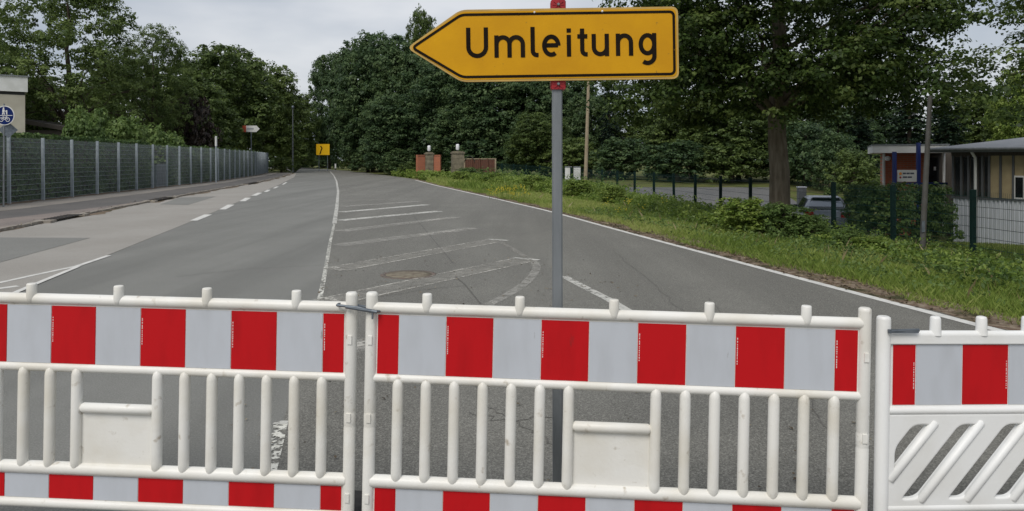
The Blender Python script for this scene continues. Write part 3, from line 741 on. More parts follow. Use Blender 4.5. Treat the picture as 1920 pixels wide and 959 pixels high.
for strokes in letters:
    m = MB()
    for i, s in enumerate(strokes): stroke(m, [ux(*p) for p in s], W_ * KU, -.003 - .0006 * i)
    m.build('letter', M['ink'], pan)
# two pale rivets near the top border
for x in (938, 1330):
    m = MB(); cx, cz = ux(x, 76 + (x - 1000) * .0); m.lathe([(.005, 0), (.005, .003), (.002, .005)], 10); o = m.build('rivet', M['plastic'], pan, loc=(cx, -.001, cz)); o.rotation_euler = (R(90), 0, 0)
# red clamps above and below the panel
for (cy, hh) in ((9, .05), (158, .048)):
    p = P(1047, cy, ZS); m = MB()
    m.box((-.031, -.035, -hh/2), (.031, .04, hh/2)); m.box((-.035, -.028, -hh/2 + .006), (.035, .034, hh/2 - .006))
    for s in (-1, 1): m.box((-.026, -.0385, -.003), (.026, -.035, .003), Matrix.Rotation(R(38) * s, 4, 'Y')); 
    m.box((-.003, -.0375, -hh/2 + .004), (.003, -.035, hh/2 - .004)); m.box((-.027, -.0372, -.0025), (.027, -.035, .0025))
    o = m.build('clamp', M['red_clamp'], sgn, loc=(p.x - sgn.location.x, -.0, p.z))
    k = MB(); k.lathe([(.008, 0), (.008, .005), (.005, .009)], 6); b_ = k.build('bolt', M['zinc'], o, loc=(0, -.038, 0)); b_.rotation_euler = (R(90), 0, 0)

# ------------------------------------------------------------------ fences
def wire_panel_mesh(name, w, h, dv, dh, r, m):
    b = MB()
    def rod(p0, p1, rr):
        p0, p1 = Vector(p0), Vector(p1); d = (p1 - p0).normalized(); a = Vector((0, 1, 0)); c = d.cross(a)
        vs = []
        for p in (p0, p1):
            for k in range(3): an = 2.094 * k; vs.append(p + a * math.cos(an) * rr + c * math.sin(an) * rr)
        b.add(vs, [(0, 1, 4, 3), (1, 2, 5, 4), (2, 0, 3, 5)])
    x = dv / 2
    while x < w: rod((x, 0, .04), (x, 0, h), r * .48); x += dv
    z = .06
    while z <= h + .01: rod((0, -r * 2, z), (w, -r * 2, z), r); rod((0, r * 2, z), (w, r * 2, z), r); z += dh
    o = b.build(name, m); me = o.data; bpy.data.objects.remove(o); return me
def curve_walk(c, y0, y1, step):
    pts = []; y = y0; x = float(cvs(c, y)); pts.append((x, y))
    while y < y1:
        yy = y; acc = 0
        while acc < step:
            ny = yy + .05; nx = float(cvs(c, ny)); acc += math.hypot(nx - x, ny - yy); x, yy = nx, ny
        y = yy; pts.append((x, y))
    return pts
def build_fence(name, label, c, y0, y1, step, H, zf, postw, mpost, panel, group=None):
    pts = curve_walk(c, y0, y1, step); b0 = (pts[0][0], pts[0][1], zf(*pts[0]))
    t = thing(name, label, 'fence', b0, 0, group)
    pm = MB(); pm.box((-postw/2, -postw * .7, -.3), (postw/2, postw * .7, H)); p0 = None
    for i, (x, y) in enumerate(pts):
        lc = (x - b0[0], y - b0[1], zf(x, y) - b0[2])
        if i + 1 < len(pts): a = math.atan2(pts[i+1][1] - y, pts[i+1][0] - x)
        if p0 is None: p0 = pm.build('fence_post', mpost, t, loc=lc); p0.rotation_euler = (0, 0, a)
        else: shared('fence_post', p0, t, lc, (random.gauss(0, .006), random.gauss(0, .006), a))
        if i + 1 < len(pts):
            q = pts[i+1]; L_ = math.hypot(q[0] - x, q[1] - y); dz = zf(*q) - zf(x, y)
            o = link('wire_panel', panel, None, t); o.location = lc; o.rotation_euler = (0, -math.atan2(dz, L_), a); o.scale = (L_ / 2.5, 1, 1)
            o['kind'] = 'stuff'
    return t, pts
pg_ = wire_panel_mesh('wire_panel', 2.5, 2.42, .05, .2, .0046, M['fence_grey'])
lf, lpts = build_fence('mesh_fence', 'long grey steel mesh fence in front of the clipped hedge', XF, 10, 91, 2.42, 2.46, lambda x, y: .05, .075, M['fence_grey'], pg_)
pn_ = wire_panel_mesh('wire_panel', 2.5, 1.36, .05, .2, .0046, M['green_wire'])
hz = lambda x, y: float(height(x, y))
rf, rpts = build_fence('mesh_fence', 'low dark green mesh fence between the weedy verge and the car park', XG, 9.75, 59, 2.5, 1.4, hz, .07, M['fence_green'], pn_)

# ------------------------------------------------------------------ hedge and shrubs on the left
def hedge(name, label, c, off, th, y0, y1, z0, z1, dens, ls, leaf):
    A = []; Nn = []; Lg = y1 - y0; n1 = int(Lg * (z1 - z0) * dens); n2 = int(Lg * th * dens)
    ys = rng.uniform(y0, y1, n1); zs = rng.uniform(z0, z1, n1); fx = cvs(c, ys) - off + np.abs(rng.normal(0, .05, n1)) * -1 + .03 * np.sin(ys * 2)
    A.append(np.stack([fx, ys, zs], 1)); Nn.append(np.tile([1, -.2, .35], (n1, 1)))
    ys = rng.uniform(y0, y1, n2); A.append(np.stack([cvs(c, ys) - off - rng.uniform(0, th, n2), ys, z1 + .04 * np.sin(ys * 1.3) + rng.normal(0, .04, n2)], 1)); Nn.append(np.tile([0, 0, 1.], (n2, 1)))
    n3 = int(th * (z1 - z0) * dens)
    for ye in (y0, y1):
        ys = np.full(n3, ye) + rng.normal(0, .05, n3); A.append(np.stack([cvs(c, ys) - off - rng.uniform(0, th, n3), ys, rng.uniform(z0, z1, n3)], 1)); Nn.append(np.tile([0, -1 if ye == y0 else 1, .3], (n3, 1)))
    pos = np.concatenate(A); nr = np.concatenate(Nn) + rng.normal(size=pos.shape) * .5
    tn = np.clip(.5 + .22 * np.sin(pos[:, 1] * 1.7) * np.sin(pos[:, 2] * 3 + pos[:, 1]) + rng.normal(0, .2, len(pos)), 0, 1)
    ym = (y0 + y1) / 2; base = (float(cvs(c, y0)) - off, y0, 0)
    t = thing(name, label, 'hedge', base)
    link('foliage', leaf_mesh('foliage', pos - np.array(base), nr, rng.uniform(.7, 1.3, len(pos)) * ls, tn), M[leaf], t)
    m = MB(); ys = np.arange(y0 + .1, y1, 2.0)
    vs = []
    for y in ys:
        x = float(cvs(c, y)) - off - .08; vs += [(x, y, 0), (x, y, z1 - .08), (x - th + .16, y, z1 - .08), (x - th + .16, y, 0)]
    fs = [(4*i + k, 4*i + (k+1) % 4, 4*i + 4 + (k+1) % 4, 4*i + 4 + k) for i in range(len(ys) - 1) for k in range(4)] + [(0, 1, 2, 3), tuple(4 * (len(ys) - 1) + k for k in range(4))]
    m.add(vs, fs); m.build('branches', M['bark_dark'], t, origin=base, loc=(0, 0, 0), kind='stuff')
    return t
hedge('hedge', 'long clipped dark green hedge behind the grey mesh fence', XF, .55, 1.0, 8, 42.6, .05, 2.62, 230, .13, 'leaf_hedge')
hedge('hedge', 'farther clipped hedge behind the grey mesh fence past the utility box', XF, .55, 1.0, 45.6, 92, .05, 2.5, 130, .17, 'leaf_hedge')
# utility box behind the fence
X, Z = float(cvs(XF, 44)) - .62, 44.2
t = thing('utility_box', 'grey utility box behind the mesh fence in the gap of the hedge', 'utility box', (X, Z, 0), R(76))
m = MB(); m.box((-.45, -.2, .1), (.45, .2, 1.35)); m.build('cabinet', M['fence_grey'], t)
m = MB(); m.box((-.48, -.23, 1.35), (.48, .23, 1.42)); m.build('lid', M['zinc'], t)
m = MB(); m.box((-.46, -.22, -.05), (.46, .22, .1)); m.build('plinth', M['kerb'], t)
m = MB(); m.box((-.42, -.215, .15), (-.01, -.2, 1.3)); d_ = m.build('door', M['zinc'], t); shared('door', d_, t, (.43, 0, 0))
# shrub prototypes
PR = {}
PR['shrub'] = make_proto('shrub', 2.2, 1.3, .15, 12, 260, 26, .17, .12, 'leaf', M['bark_dark'], 5)
PR['shrub2'] = make_proto('shrub', 2.2, 1.3, .1, 16, 300, 24, .2, .15, 'leaf_fresh', M['bark_dark'], 5, sub=.34, spread=.8)
PR['dense'] = make_proto('tree', 14, 5.5, .6, 30, 1000, 40, .62, .34, 'leaf_deep', M['bark_dark'], 8, sub=.36, spread=.78)
PR['dense2'] = make_proto('tree', 14, 5.2, .4, 38, 1250, 34, .52, .32, 'leaf_deep', M['bark_dark'], 8, sub=.3, spread=.84)
PR['round'] = make_proto('tree', 13, 5.5, 1.6, 30, 1100, 36, .55, .31, 'leaf', M['bark_dark'], 9, sub=.33, spread=.8)
PR['airy'] = make_proto('tree', 15, 5.2, 2.0, 38, 960, 44, .42, .2, 'leaf', M['bark_dark'], 20, sub=.26, spread=.95)
PR['fir'] = conifer_proto(14, 3.0)
PR['fir2'] = conifer_proto(12, 3.4)
gl, gr = 'trees behind the hedge on the left', 'trees along the far side of the bend'
place_tree(PR['airy'], 'broadleaf_tree', 'tall airy tree with sky showing through its crown, above the left hedge', 'tree', 128, 50, -55, 128, .4, gl)
place_tree(PR['airy'], 'broadleaf_tree', 'tree at the left edge partly behind the white building', 'tree', -55, 58, 40, 95, 2.2, gl)
place_tree(PR['airy'], 'broadleaf_tree', 'loose crowned tree just right of the tall airy tree', 'tree', 287, 58, 50, 70, 1.2, gl)
place_tree(PR['round'], 'broadleaf_tree', 'dark lower tree filling in behind the tall airy tree', 'tree', 100, 66, 150, 115, 3.0, gl)
place_tree(PR['round'], 'broadleaf_tree', 'dense tree between the loose crowned tree and the hedge shrubs', 'tree', 250, 68, 120, 105, 5.0, gl)
place_tree(PR['round'], 'broadleaf_tree', 'broad rounded tree behind the far hedge, left half of the round pair', 'tree', 415, 90, 92, 100, .8, gl)
place_tree(PR['round'], 'broadleaf_tree', 'broad rounded tree behind the red ended arrow sign', 'tree', 492, 106, 122, 78, 2.9, gl)
place_tree(PR['dense2'], 'broadleaf_tree', 'tree sloping down to the gap of sky above the road bend', 'tree', 545, 128, 176, 52, 1.7, gl, 'leaf')
place_tree(PR['dense2'], 'broadleaf_tree', 'dark bushy tree behind the brownish bush', 'tree', 360, 70, 150, 80, 4.1, gl, 'leaf')
place_tree(PR['shrub'], 'bare_bush', 'purplish brown twiggy bush behind the hedge shrubs', 'bush', 362, 60, 188, 42, 1.0, None, 'leaf_brown')
for i, (px, Z, ty, hw, ro, lab) in enumerate(((118, 37, 232, 40, .2, 'first light green shrub over the hedge, beside the white building'), (170, 39, 214, 46, 1.9, 'tallest light green shrub rising over the hedge'), (232, 42, 228, 50, 3.3, 'light green shrub over the hedge in the middle of the row'),
     (290, 46, 240, 46, 4.4, 'light green shrub over the hedge, second from the far end'), (338, 50, 254, 40, 5.6, 'last low light green shrub over the hedge, before the brown bush'))):
    place_tree(PR['shrub2'], 'shrub', lab, 'shrub', px, Z, ty, hw, ro, 'light green shrubs over the hedge', X=float(cvs(XF, Z)) - 1.9 - (.6 if i % 2 else 0))
place_tree(PR['shrub'], 'shrub', 'dark round bush at the far end of the grey fence by the bend', 'shrub', 528, 93, 296, 24, 1.1, None)
place_tree(PR['shrub'], 'shrub', 'low dark bush at the foot of the lamp post by the bend', 'shrub', 553, 99, 303, 12, 2.0, None)
# far side of the bend
rows = [
 ('dense', 618, 136, 105, 42, .3, 'tree at the left end of the dark wood beside the sky gap'),
 ('dense2', 668, 112, 82, 58, 1.3, 'tall rounded dark tree right of the sky gap'),
 ('dense', 715, 100, 66, 76, 2.2, 'highest rounded tree of the dark wood'),
 ('dense2', 690, 98, 170, 52, 3.6, 'lower dark tree in front of the wood above the road bend'),
 ('dense2', 772, 92, 92, 74, 3.1, 'dark tree just left of the point of the detour sign'),
 ('dense', 742, 84, 180, 66, 5.2, 'lower bushy tree left of the brick gate pillar'),
 ('round', 792, 125, 30, 42, 4.0, 'tall thin topped tree peeping over the wood beside the sign point'),
 ('dense2', 838, 82, 118, 80, 4.3, 'tree below the slanted left end of the detour sign'),
 ('dense', 915, 78, 120, 84, 5.0, 'dark tree behind the lettered part of the sign'),
 ('dense2', 868, 76, 190, 64, .9, 'lower tree behind the two gate pillars'),
 ('dense', 985, 76, 128, 80, .7, 'dark tree left of the sign post, behind the green fence'),
 ('dense2', 1062, 78, 140, 74, 1.6, 'dark tree right of the sign post, behind the wooden pole'),
 ('round', 1015, 68, 215, 62, 2.5, 'lower dense tree directly behind the sign post'),
 ('dense2', 1108, 72, 178, 52, 2.7, 'tree behind the thin wooden pole'),
 ('round', 1296, 64, 190, 80, 3.7, 'bushy tree between the two conifers and the linden trunk'),
 ('dense2', 1385, 60, 190, 80, 4.8, 'bushy tree just left of the linden trunk beyond the car park'),
 ('round', 1215, 70, 215, 70, .1, 'low bushy tree under the gap of sky'),
 ('round', 1490, 66, 170, 80, 1.9, 'tree showing just right of the linden trunk'),
 ('dense2', 1570, 60, 200, 70, 2.4, 'dark tree behind the parked car'),
 ('round', 1830, 56, 180, 80, 3.4, 'tree behind the grey roof'),
 ('round', 1918, 50, 128, 58, 4.4, 'paler green tree at the right edge above the grey roof'),
 ('dense2', 1640, 64, 190, 70, 5.9, 'dark tree behind the white canopy of the brick entrance'),
]
for k, px, Z, ty, hw, ro, lab in rows:
    place_tree(PR[k], 'broadleaf_tree', lab, 'tree', px, Z, ty, hw, ro, gr, 'leaf' if px in (1290, 1385, 1490, 1830) else ('leaf_light' if px == 1918 else None))
for k, px, Z, ty, hw, ro, lab in (('fir', 1142, 68, 122, 32, .5, 'dark conifer just left of the gap of sky under the sign'), ('fir2', 1248, 66, 118, 38, 1.5, 'dark conifer just right of the gap of sky under the sign'),
     ('fir', 1705, 48, 120, 62, 2.5, 'tall dark conifer behind the grey pole'), ('fir2', 1775, 52, 150, 60, .9, 'dark conifer above the left end of the grey roof'), ('fir2', 1610, 52, 196, 56, 3.2, 'lower dark conifer left of the white canopy')):
    place_tree(PR[k], 'conifer_tree', lab, 'tree', px, Z, ty, hw, ro, 'conifers beyond the car park')
# understorey closing the foot of the wood
for i, (px, Z, ty, hw, lab) in enumerate(((662, 112, 285, 28, 'dark bush at the inside of the bend, right of the yellow sign'), (700, 96, 275, 44, 'dark bush at the edge of the wood along the bend'), (750, 80, 282, 40, 'dark bush just left of the brick gate wall'), (768, 72, 306, 22, 'small green bush against the brick gate wall'),
     (900, 74, 262, 60, 'dark bush behind the brown wooden fence'), (990, 70, 268, 56, 'dark bush behind the far end of the green fence'), (1070, 66, 262, 56, 'dark bush behind the two white panels'), (1165, 62, 262, 62, 'dark bush across the car park, left of the fence posts'),
     (1270, 58, 268, 66, 'dark bush across the car park behind the first fence posts'), (1370, 57, 270, 62, 'dark bush across the car park left of the linden'), (1510, 54, 232, 60, 'tall shrub behind the parked car'), (1470, 57, 285, 50, 'bush across the car park right of the linden trunk'), (1600, 44, 286, 52, 'bush left of the brick entrance'), (1565, 50, 255, 50, 'tall bush between the car and the canopy'), (605, 150, 296, 40, 'far bush under the yellow sign'), (560, 140, 285, 40, 'far bush behind the lamp post'))):
    place_tree(PR['shrub'], 'shrub', lab, 'shrub', px, Z, ty, hw, i * 1.1, 'dark bushes at the foot of the wood', 'leaf_deep' if i % 3 else None)
# a continuous far wood closing the view
wb = []
for i in range(70):
    px = -500 + i * 42; Z = 150 + (i * 37 % 40); hgt = 9 + (i * 53 % 7) + (-5 if 520 < px < 640 else 0)
    wb.append(((px - 960) / FPX * Z, Z, hgt * .45, 6.5, 6, hgt * .55))
far = link('far_wood', crown_mesh('far_wood', wb, 5200, 9, .7, .95, .9, zmin=-.5), M['leaf_deep'], None, 'stuff')

# ------------------------------------------------------------------ foreground linden and the crown reaching in from the right
def big_tree(label, X, Y, H, Rr, z0, trunk_r, seed, nblob, ncl, per, cr, ls, sub, shellz=None, leaf='leaf_linden', lean=(0, 0)):
    random.seed(seed); g = float(height(X, Y))
    t = thing('linden_tree', label, 'tree', (X, Y, g))
    b = lobes(Rr, z0, H, nblob, sub=sub, spread=.86)
    for i in range(16):
        a = i * .3927 + random.uniform(-.15, .15); rr = Rr * random.uniform(.35, .9); q_ = random.uniform(.95, 1.35)
        b.append((rr * math.cos(a), rr * math.sin(a), z0 + random.uniform(.55, 1.1), q_, q_, q_ * .75))
    link('crown', crown_mesh('crown', b, ncl, per, cr, ls, .7, .6), M[leaf], t)
    m = MB(); pts, rs = [], []
    for i in range(12):
        f = i / 11; pts.append((lean[0] * f + .04 * math.sin(i * 1.3), .05 * math.cos(i * 1.7), -.3 + (H * .8) * f)); rs.append(trunk_r * (1.08 - .75 * f) * (1.3 if i == 0 else 1))
    m.tube(pts, rs, 18, False); m.build('trunk', M['bark'], t)
    for q in b[1:15]:
        z = max(z0 * .95, q[2] - random.uniform(1.2, 2.6)); f = (z + .3) / (H * .8); p0 = Vector((lean[0] * f, 0, z)); p1 = Vector(q[:3]); lm = MB()
        mid = p0.lerp(p1, .45) + Vector((0, 0, .5))
        lm.tube([p0, mid, p1], [trunk_r * .28, trunk_r * .16, .02], 7, False)
        for k in range(5):
            s = mid.lerp(p1, .15 * k + .1); e_ = p1 + Vector(unit(1)[0]) * q[3] * .65; lm.tube([s, s.lerp(e_, .5) + Vector((0, 0, .15)), e_], [.035, .022, .008], 5, False)
        lm.build('limb', M['bark'], t)
    return t
big_tree('large linden with thick bare trunk standing in the verge by the green fence', 7.85, 21.8, 13, 4.9, 3.25, .3, 3, 52, 3400, 60, .34, .115, .26)
big_tree('linden with thin lower crown reaching in from beyond the right edge', 13.0, 12.3, 12, 6.5, 3.3, .25, 9, 48, 1500, 46, .28, .085, .2)

# ------------------------------------------------------------------ verge: grass, weeds, shrubs
def blades(name, n, fy, fx, h0, h1, w, m, lean=.35):
    ys = fy(n); xs = fx(ys); zs = height(xs, ys); h = rng.uniform(h0, h1, n) * (.7 + .5 * np.abs(np.sin(xs * 1.9 + ys * .8)))
    a = rng.uniform(0, 6.28, n); dx, dy = np.cos(a), np.sin(a); wd = w * (1 + np.maximum(0, ys - 12) * .05)
    ln = rng.normal(0, lean, (n, 2)) * h[:, None]
    V = np.empty((n, 4, 3)); base = np.stack([xs, ys, zs], 1)
    sd_ = np.stack([dx * wd, dy * wd, np.zeros(n)], 1); top = base + np.stack([ln[:, 0], ln[:, 1], h], 1); mid = base + np.stack([ln[:, 0] * .3, ln[:, 1] * .3, h * .55], 1)
    V[:, 0] = base - sd_; V[:, 1] = base + sd_; V[:, 2] = top; V[:, 3] = mid - sd_ * .7
    tn = np.clip(.45 + .25 * np.sin(xs * .9 + 1.3 * np.sin(ys * .6)) + rng.normal(0, .2, n), 0, 1)
    return link(name, raw_quads(name, V, tn), m, None, 'stuff')
def near_bias(a, b, p=2.0):
    return lambda n: a + (b - a) * rng.random(n) ** p
def verge_x(lo, hi):
    return lambda ys: cvs(XR, ys) + lo + (np.maximum(cvs(XG, ys) + hi - cvs(XR, ys) - lo, .5)) * rng.random(len(ys)) ** 1.0
blades('verge_grass', 150000, near_bias(5.5, 46, 1.6), verge_x(.5, .2), .04, .15, .0042, M['grass'])
blades('verge_grass', 22000, near_bias(5.5, 56, 1.5), lambda ys: cvs(XR, ys) + .12 + .3 * np.abs(np.sin(ys * 1.1) * np.sin(ys * .37 + 1)) + np.abs(rng.normal(0, .35, len(ys))), .03, .11, .0045, M['grass'])
blades('verge_grass', 14000, near_bias(40, 62, 1.0), verge_x(.5, .3), .12, .4, .008, M['grass'])
blades('lawn', 45000, near_bias(10, 26, 1.3), lambda ys: cvs(XG, ys) + .1 + rng.random(len(ys)) * 7, .04, .1, .007, M['grass'])
def weeds(name, n, fy, fx, h0, h1, per, ls, m):
    ys = fy(n); xs = fx(ys); zs = height(xs, ys); h = rng.uniform(h0, h1, n)
    k = np.repeat(np.arange(n), per); u = rng.random(len(k)) ** .7
    ln = rng.normal(0, .18, (n, 2))
    pos = np.stack([xs[k] + ln[k, 0] * h[k] * u + rng.normal(0, .07, len(k)), ys[k] + ln[k, 1] * h[k] * u + rng.normal(0, .07, len(k)), zs[k] + h[k] * u], 1)
    nr = rng.normal(size=pos.shape) * .6 + np.array([0, -.1, .8]); tn = np.clip(np.repeat(rng.normal(.5, .2, n), per) + rng.normal(0, .15, len(k)), 0, 1)
    return link(name, leaf_mesh(name, pos, nr, ls * rng.uniform(.6, 1.3, len(k)) * (1 + np.maximum(0, pos[:, 1] - 20) * .02), tn, .27), m, None, 'stuff')
def band(a, b): return lambda ys: cvs(XG, ys) + rng.uniform(a, b, len(ys))
weeds('weeds', 1700, near_bias(37, 62, 1.0), band(-4.2, .1), .25, .72, 18, .12, M['leaf_light'])
weeds('weeds', 420, near_bias(44, 62, 1.0), band(-4.8, -1.), .25, .75, 18, .11, M['leaf_light'])
weeds('weeds', 1300, near_bias(19, 38, 1.0), band(-3.6, .1), .08, .38, 16, .1, M['leaf_light'])
weeds('weeds', 1100, near_bias(9, 20, 1.0), band(-2.7, -.5), .06, .26, 15, .085, M['leaf_light'])
weeds('weeds', 520, near_bias(6, 24, 1.0), lambda ys: cvs(XR, ys) + rng.uniform(.7, 3.5, len(ys)), .05, .26, 12, .07, M['leaf_fresh'])
weeds('undergrowth', 320, near_bias(58, 76, 1.0), lambda ys: cvs(XR, ys) + rng.uniform(.3, 2.2, len(ys)), .2, .8, 14, .13, M['leaf_light'])
weeds('weeds', 130, near_bias(19, 37, 1.0), band(-3.4, -.2), .35, .7, 16, .09, M['leaf_light'])
weeds('weed_stalks', 260, near_bias(36, 60, 1.0), band(-3.6, .1), .6, 1.15, 14, .085, M['leaf_fresh'])
M['dry_grass'] = leafmat('dry_grass_stalks', (.2, .16, .08), (.34, .28, .15), (.5, .43, .26), .3)
blades('dry_grass', 700, near_bias(8, 50, 1.2), verge_x(.8, .2), .1, .28, .0022, M['dry_grass'], .3)
blades('dry_grass', 2600, near_bias(6, 40, 1.4), lambda ys: cvs(XR, ys) + .15 + np.abs(rng.normal(0, .4, len(ys))), .02, .06, .004, M['dry_grass'], .9)
weeds('weeds', 300, near_bias(8, 24, 1.0), band(-3.6, -.3), .15, .42, 20, .085, M['leaf_fresh'])
weeds('weeds', 120, near_bias(8, 22, 1.0), band(-3.6, -.6), .3, .55, 12, .06, M['leaf_light'])
def flowers(px, Z, n, spread, label):
    X = (px - 960) / FPX * Z; g = float(height(X, Z)); t = thing('flowering_plant', label, 'plant', (X, Z, g))
    m = MB(); s = MB()
    for i in range(n):
        x, y = random.gauss(0, spread), random.gauss(0, spread * .6); h = random.uniform(.2, .55)
        s.tube([(x, y, 0), (x + random.gauss(0, .04), y, h)], .006, 4, False)
        for k in range(6): m.lathe([(.008, 0), (.026, .01), (.014, .022)], 6, (x + random.gauss(0, .06), y + random.gauss(0, .05), h + random.gauss(0, .05)))
    s.build('stems', M['leaf_light'], t, kind='stuff'); m.build('blossoms', M['flower'], t, kind='stuff')
flowers(957, 31, 34, .5, 'yellow flowering weeds in the verge left of the sign post')
flowers(1190, 23, 7, .5, 'sparse yellow flowering weeds in the verge right of the sign post')
for i, (px, Z, ty, hw, lf_, lab) in enumerate(((880, 58, 316, 32, 'leaf_fresh', 'rounded green bush at the foot of the right gate pillar'), (862, 54, 322, 22, 'leaf_light', 'low weedy bush in front of the right gate pillar'), (930, 50, 326, 30, 'leaf_light', 'weedy bush in front of the brown wooden fence'),
     (1005, 42, 330, 34, 'leaf_light', 'bright weedy bush left of the sign post in the verge'), (1082, 36, 338, 34, 'leaf_light', 'bright weedy bush right of the sign post in the verge'), (1150, 30, 350, 32, 'leaf_light', 'weedy bush in the verge before the first green fence post'),
     (1395, 17.6, 374, 60, 'leaf_light', 'bright leafy bush against the left foot of the linden'), (1466, 17.2, 384, 56, 'leaf_fresh', 'leafy bush covering the right foot of the linden'), (1520, 16.6, 404, 36, 'leaf_fresh', 'leafy bush nearest the parked car, right of the linden foot'),
     (1345, 19.5, 402, 34, 'leaf_light', 'small pale bush left of the linden bushes'), (1640, 14.6, 446, 48, 'leaf_light', 'low pale weeds bush between two near fence posts'), (1590, 15.2, 432, 32, 'leaf_fresh', 'low bush at the foot of the fence post by the car'))):
    place_tree(PR['shrub'], 'shrub', lab, 'shrub', px, Z, ty, hw, i * 1.7, 'bushes in the verge', lf_)
place_tree(PR['shrub'], 'shrub', 'rounded bush before the brick entrance, left part', 'shrub', 1655, 20.8, 346, 64, 1.2, 'rounded bushes beyond the green fence', 'leaf_fresh')
place_tree(PR['shrub'], 'shrub', 'rounded bush reaching to the white wall', 'shrub', 1738, 21.8, 350, 58, 3.1, 'rounded bushes beyond the green fence', 'leaf_fresh')
place_tree(PR['shrub'], 'shrub', 'pale green bush just right of the parked car', 'shrub', 1612, 22.5, 348, 32, 4.5, 'rounded bushes beyond the green fence', 'leaf')

# ------------------------------------------------------------------ brick material, gate and small street things
def brickmat(name, a, b_, mortar, scale=1.):
    m = bpy.data.materials.new(name); m.use_nodes = True; n = m.node_tree.nodes; l = m.node_tree.links.new; p = n['Principled BSDF']; p.inputs['Roughness'].default_value = .9
    t = n.new('ShaderNodeTexCoord'); q = n.new('ShaderNodeMapping'); q.inputs['Rotation'].default_value = (R(90), 0, 0)
    bt = n.new('ShaderNodeTexBrick'); bt.inputs['Color1'].default_value = (*a, 1); bt.inputs['Color2'].default_value = (*b_, 1); bt.inputs['Mortar'].default_value = (*mortar, 1)
    bt.inputs['Scale'].default_value = 1; bt.inputs['Brick Width'].default_value = .25 * scale; bt.inputs['Row Height'].default_value = .075 * scale; bt.inputs['Mortar Size'].default_value = .008
    l(t.outputs['Object'], q.inputs[0]); l(q.outputs[0], bt.inputs['Vector']); l(bt.outputs['Color'], p.inputs['Base Color']); return m
M['brick'] = brickmat('red_brickwork', (.48, .125, .06), (.4, .1, .048), (.3, .19, .14))
M['brick_gate'] = brickmat('orange_brickwork', (.42, .13, .06), (.36, .11, .055), (.3, .18, .13))
M['stone'] = mat('mossy_sandstone', (.23, .2, .14), .95, (.13, .115, .08), 3, 6, bump=.6, bscale=14)
M['white'] = mat('white_paintwork', (.72, .72, .7), .55, (.62, .62, .59), 2, 4)
M['lampglass'] = mat('opal_lamp_glass', (.8, .8, .82), .3)
M['brown'] = mat('brown_stained_boards', (.12, .05, .03), .8, (.09, .042, .028), 5, 4)
M['tan'] = mat('pale_timber', (.36, .3, .2), .85, (.28, .22, .15), 4, 4)
def gate_pillar(label, px, py0, py1, Z, w, brick):
    A = P(px, py0, Z); g = float(height(A.x, Z)); H = P(px, py1, Z).z - g
    t = thing('gate_pillar', label, 'pillar', (A.x, Z, g), R(12), 'stone gate pillars with white lamps')
    n = max(4, int(H / .42)); hh = H / n; s0 = None
    for i in range(n):
        mm = MB(); j = random.uniform(-.012, .012); mm.box((-w/2 + j, -w/2 + j, i * hh + .008), (w/2 + j, w/2 + j, (i + 1) * hh - .008))
        mm.build('stone_block', M['stone'], t)
    mm = MB(); mm.box((-w/2 + .03, -w/2 + .03, -.2), (w/2 - .03, w/2 - .03, H)); mm.build('core', M['stone'], t)
    mm = MB(); mm.box((-w/2 - .06, -w/2 - .06, H), (w/2 + .06, w/2 + .06, H + .12)); mm.box((-w/2 + .05, -w/2 + .05, H + .12), (w/2 - .05, w/2 - .05, H + .2)); mm.build('cap_stone', M['stone'], t)
    mm = MB(); mm.lathe([(.06, 0), (.06, .12)], 10, (0, 0, H + .2)); ls = mm.build('lamp_base', M['iron'], t)
    mm = MB(); mm.lathe([(.11, 0), (.145, .08), (.15, .4), (.135, .46), (.07, .5)], 14, (0, 0, H + .3)); mm.build('lamp_shade', M['lampglass'], ls)
    if brick:
        for s, dx in ((-1, .85), (1, .7)):
            mm = MB(); x0, x1 = (w/2 * s, (w/2 + dx) * s); mm.box((min(x0, x1), -.12, -.2), (max(x0, x1), .16, H - .12)); bw = mm.build('brick_wall', M['brick_gate'], t)
            bw.rotation_euler = (0, 0, R(-22) * s)
            mm = MB(); mm.box((min(x0, x1), -.16, H - .12), (max(x0, x1), .2, H - .04)); mm.build('coping', M['brick_gate'], bw)
    return t
gate_pillar('stone pillar with orange brick wings and a white lamp on top', 804.5, 334, 290, 66, .72, True)
gate_pillar('stone pillar with white lamp beside the brown wooden fence', 858, 326, 288.5, 62, .98, False)
# brown board fence next to it, leading to the green fence
p0 = P(872, 330, 61); p1 = P(930, 331, 59.5); g = 0
t = thing('board_fence', 'short brown board fence between the gate pillar and the green fence', 'fence', (p0.x, p0.y, 0))
d = Vector((p1.x - p0.x, p1.y - p0.y)); L_ = d.length; a = math.atan2(d.y, d.x); t.rotation_euler = (0, 0, a)
Hb = P(900, 299, 60).z; bo = None; nb = 16
for i in range(nb):
    m = MB(); m.box((.008, -.015, .1), (L_ / nb - .008, .015, Hb - .02)); lc = (i * L_ / nb, random.uniform(-.008, .008), random.uniform(-.015, .015))
    if bo is None: bo = m.build('plank', M['brown'], t, loc=lc)
    else: shared('plank', bo, t, lc)
for x in (L_ * .0, L_ * .25, L_ * .5, L_ * .75, L_): m = MB(); m.box((x - .05, -.1, 0), (x + .05, -.018, Hb + .05)); m.build('fence_post', M['tan'] if x in (0, L_) else M['brown'], t)
m = MB(); m.box((0, -.06, Hb), (L_, .06, Hb + .07)); m.build('top_rail', M['tan'], t)
m = MB(); pts = [(-.05 + .5 * math.cos(w_) - .0, -.12, Hb - .25 + .5 * math.sin(w_)) for w_ in np.linspace(3.14, 0, 14)]; m.tube([(p[0] + .55, p[1], p[2]) for p in pts], .025, 6); tag(m.build('iron_arch', M['iron'], t), 'dark iron arch at the pillar end')
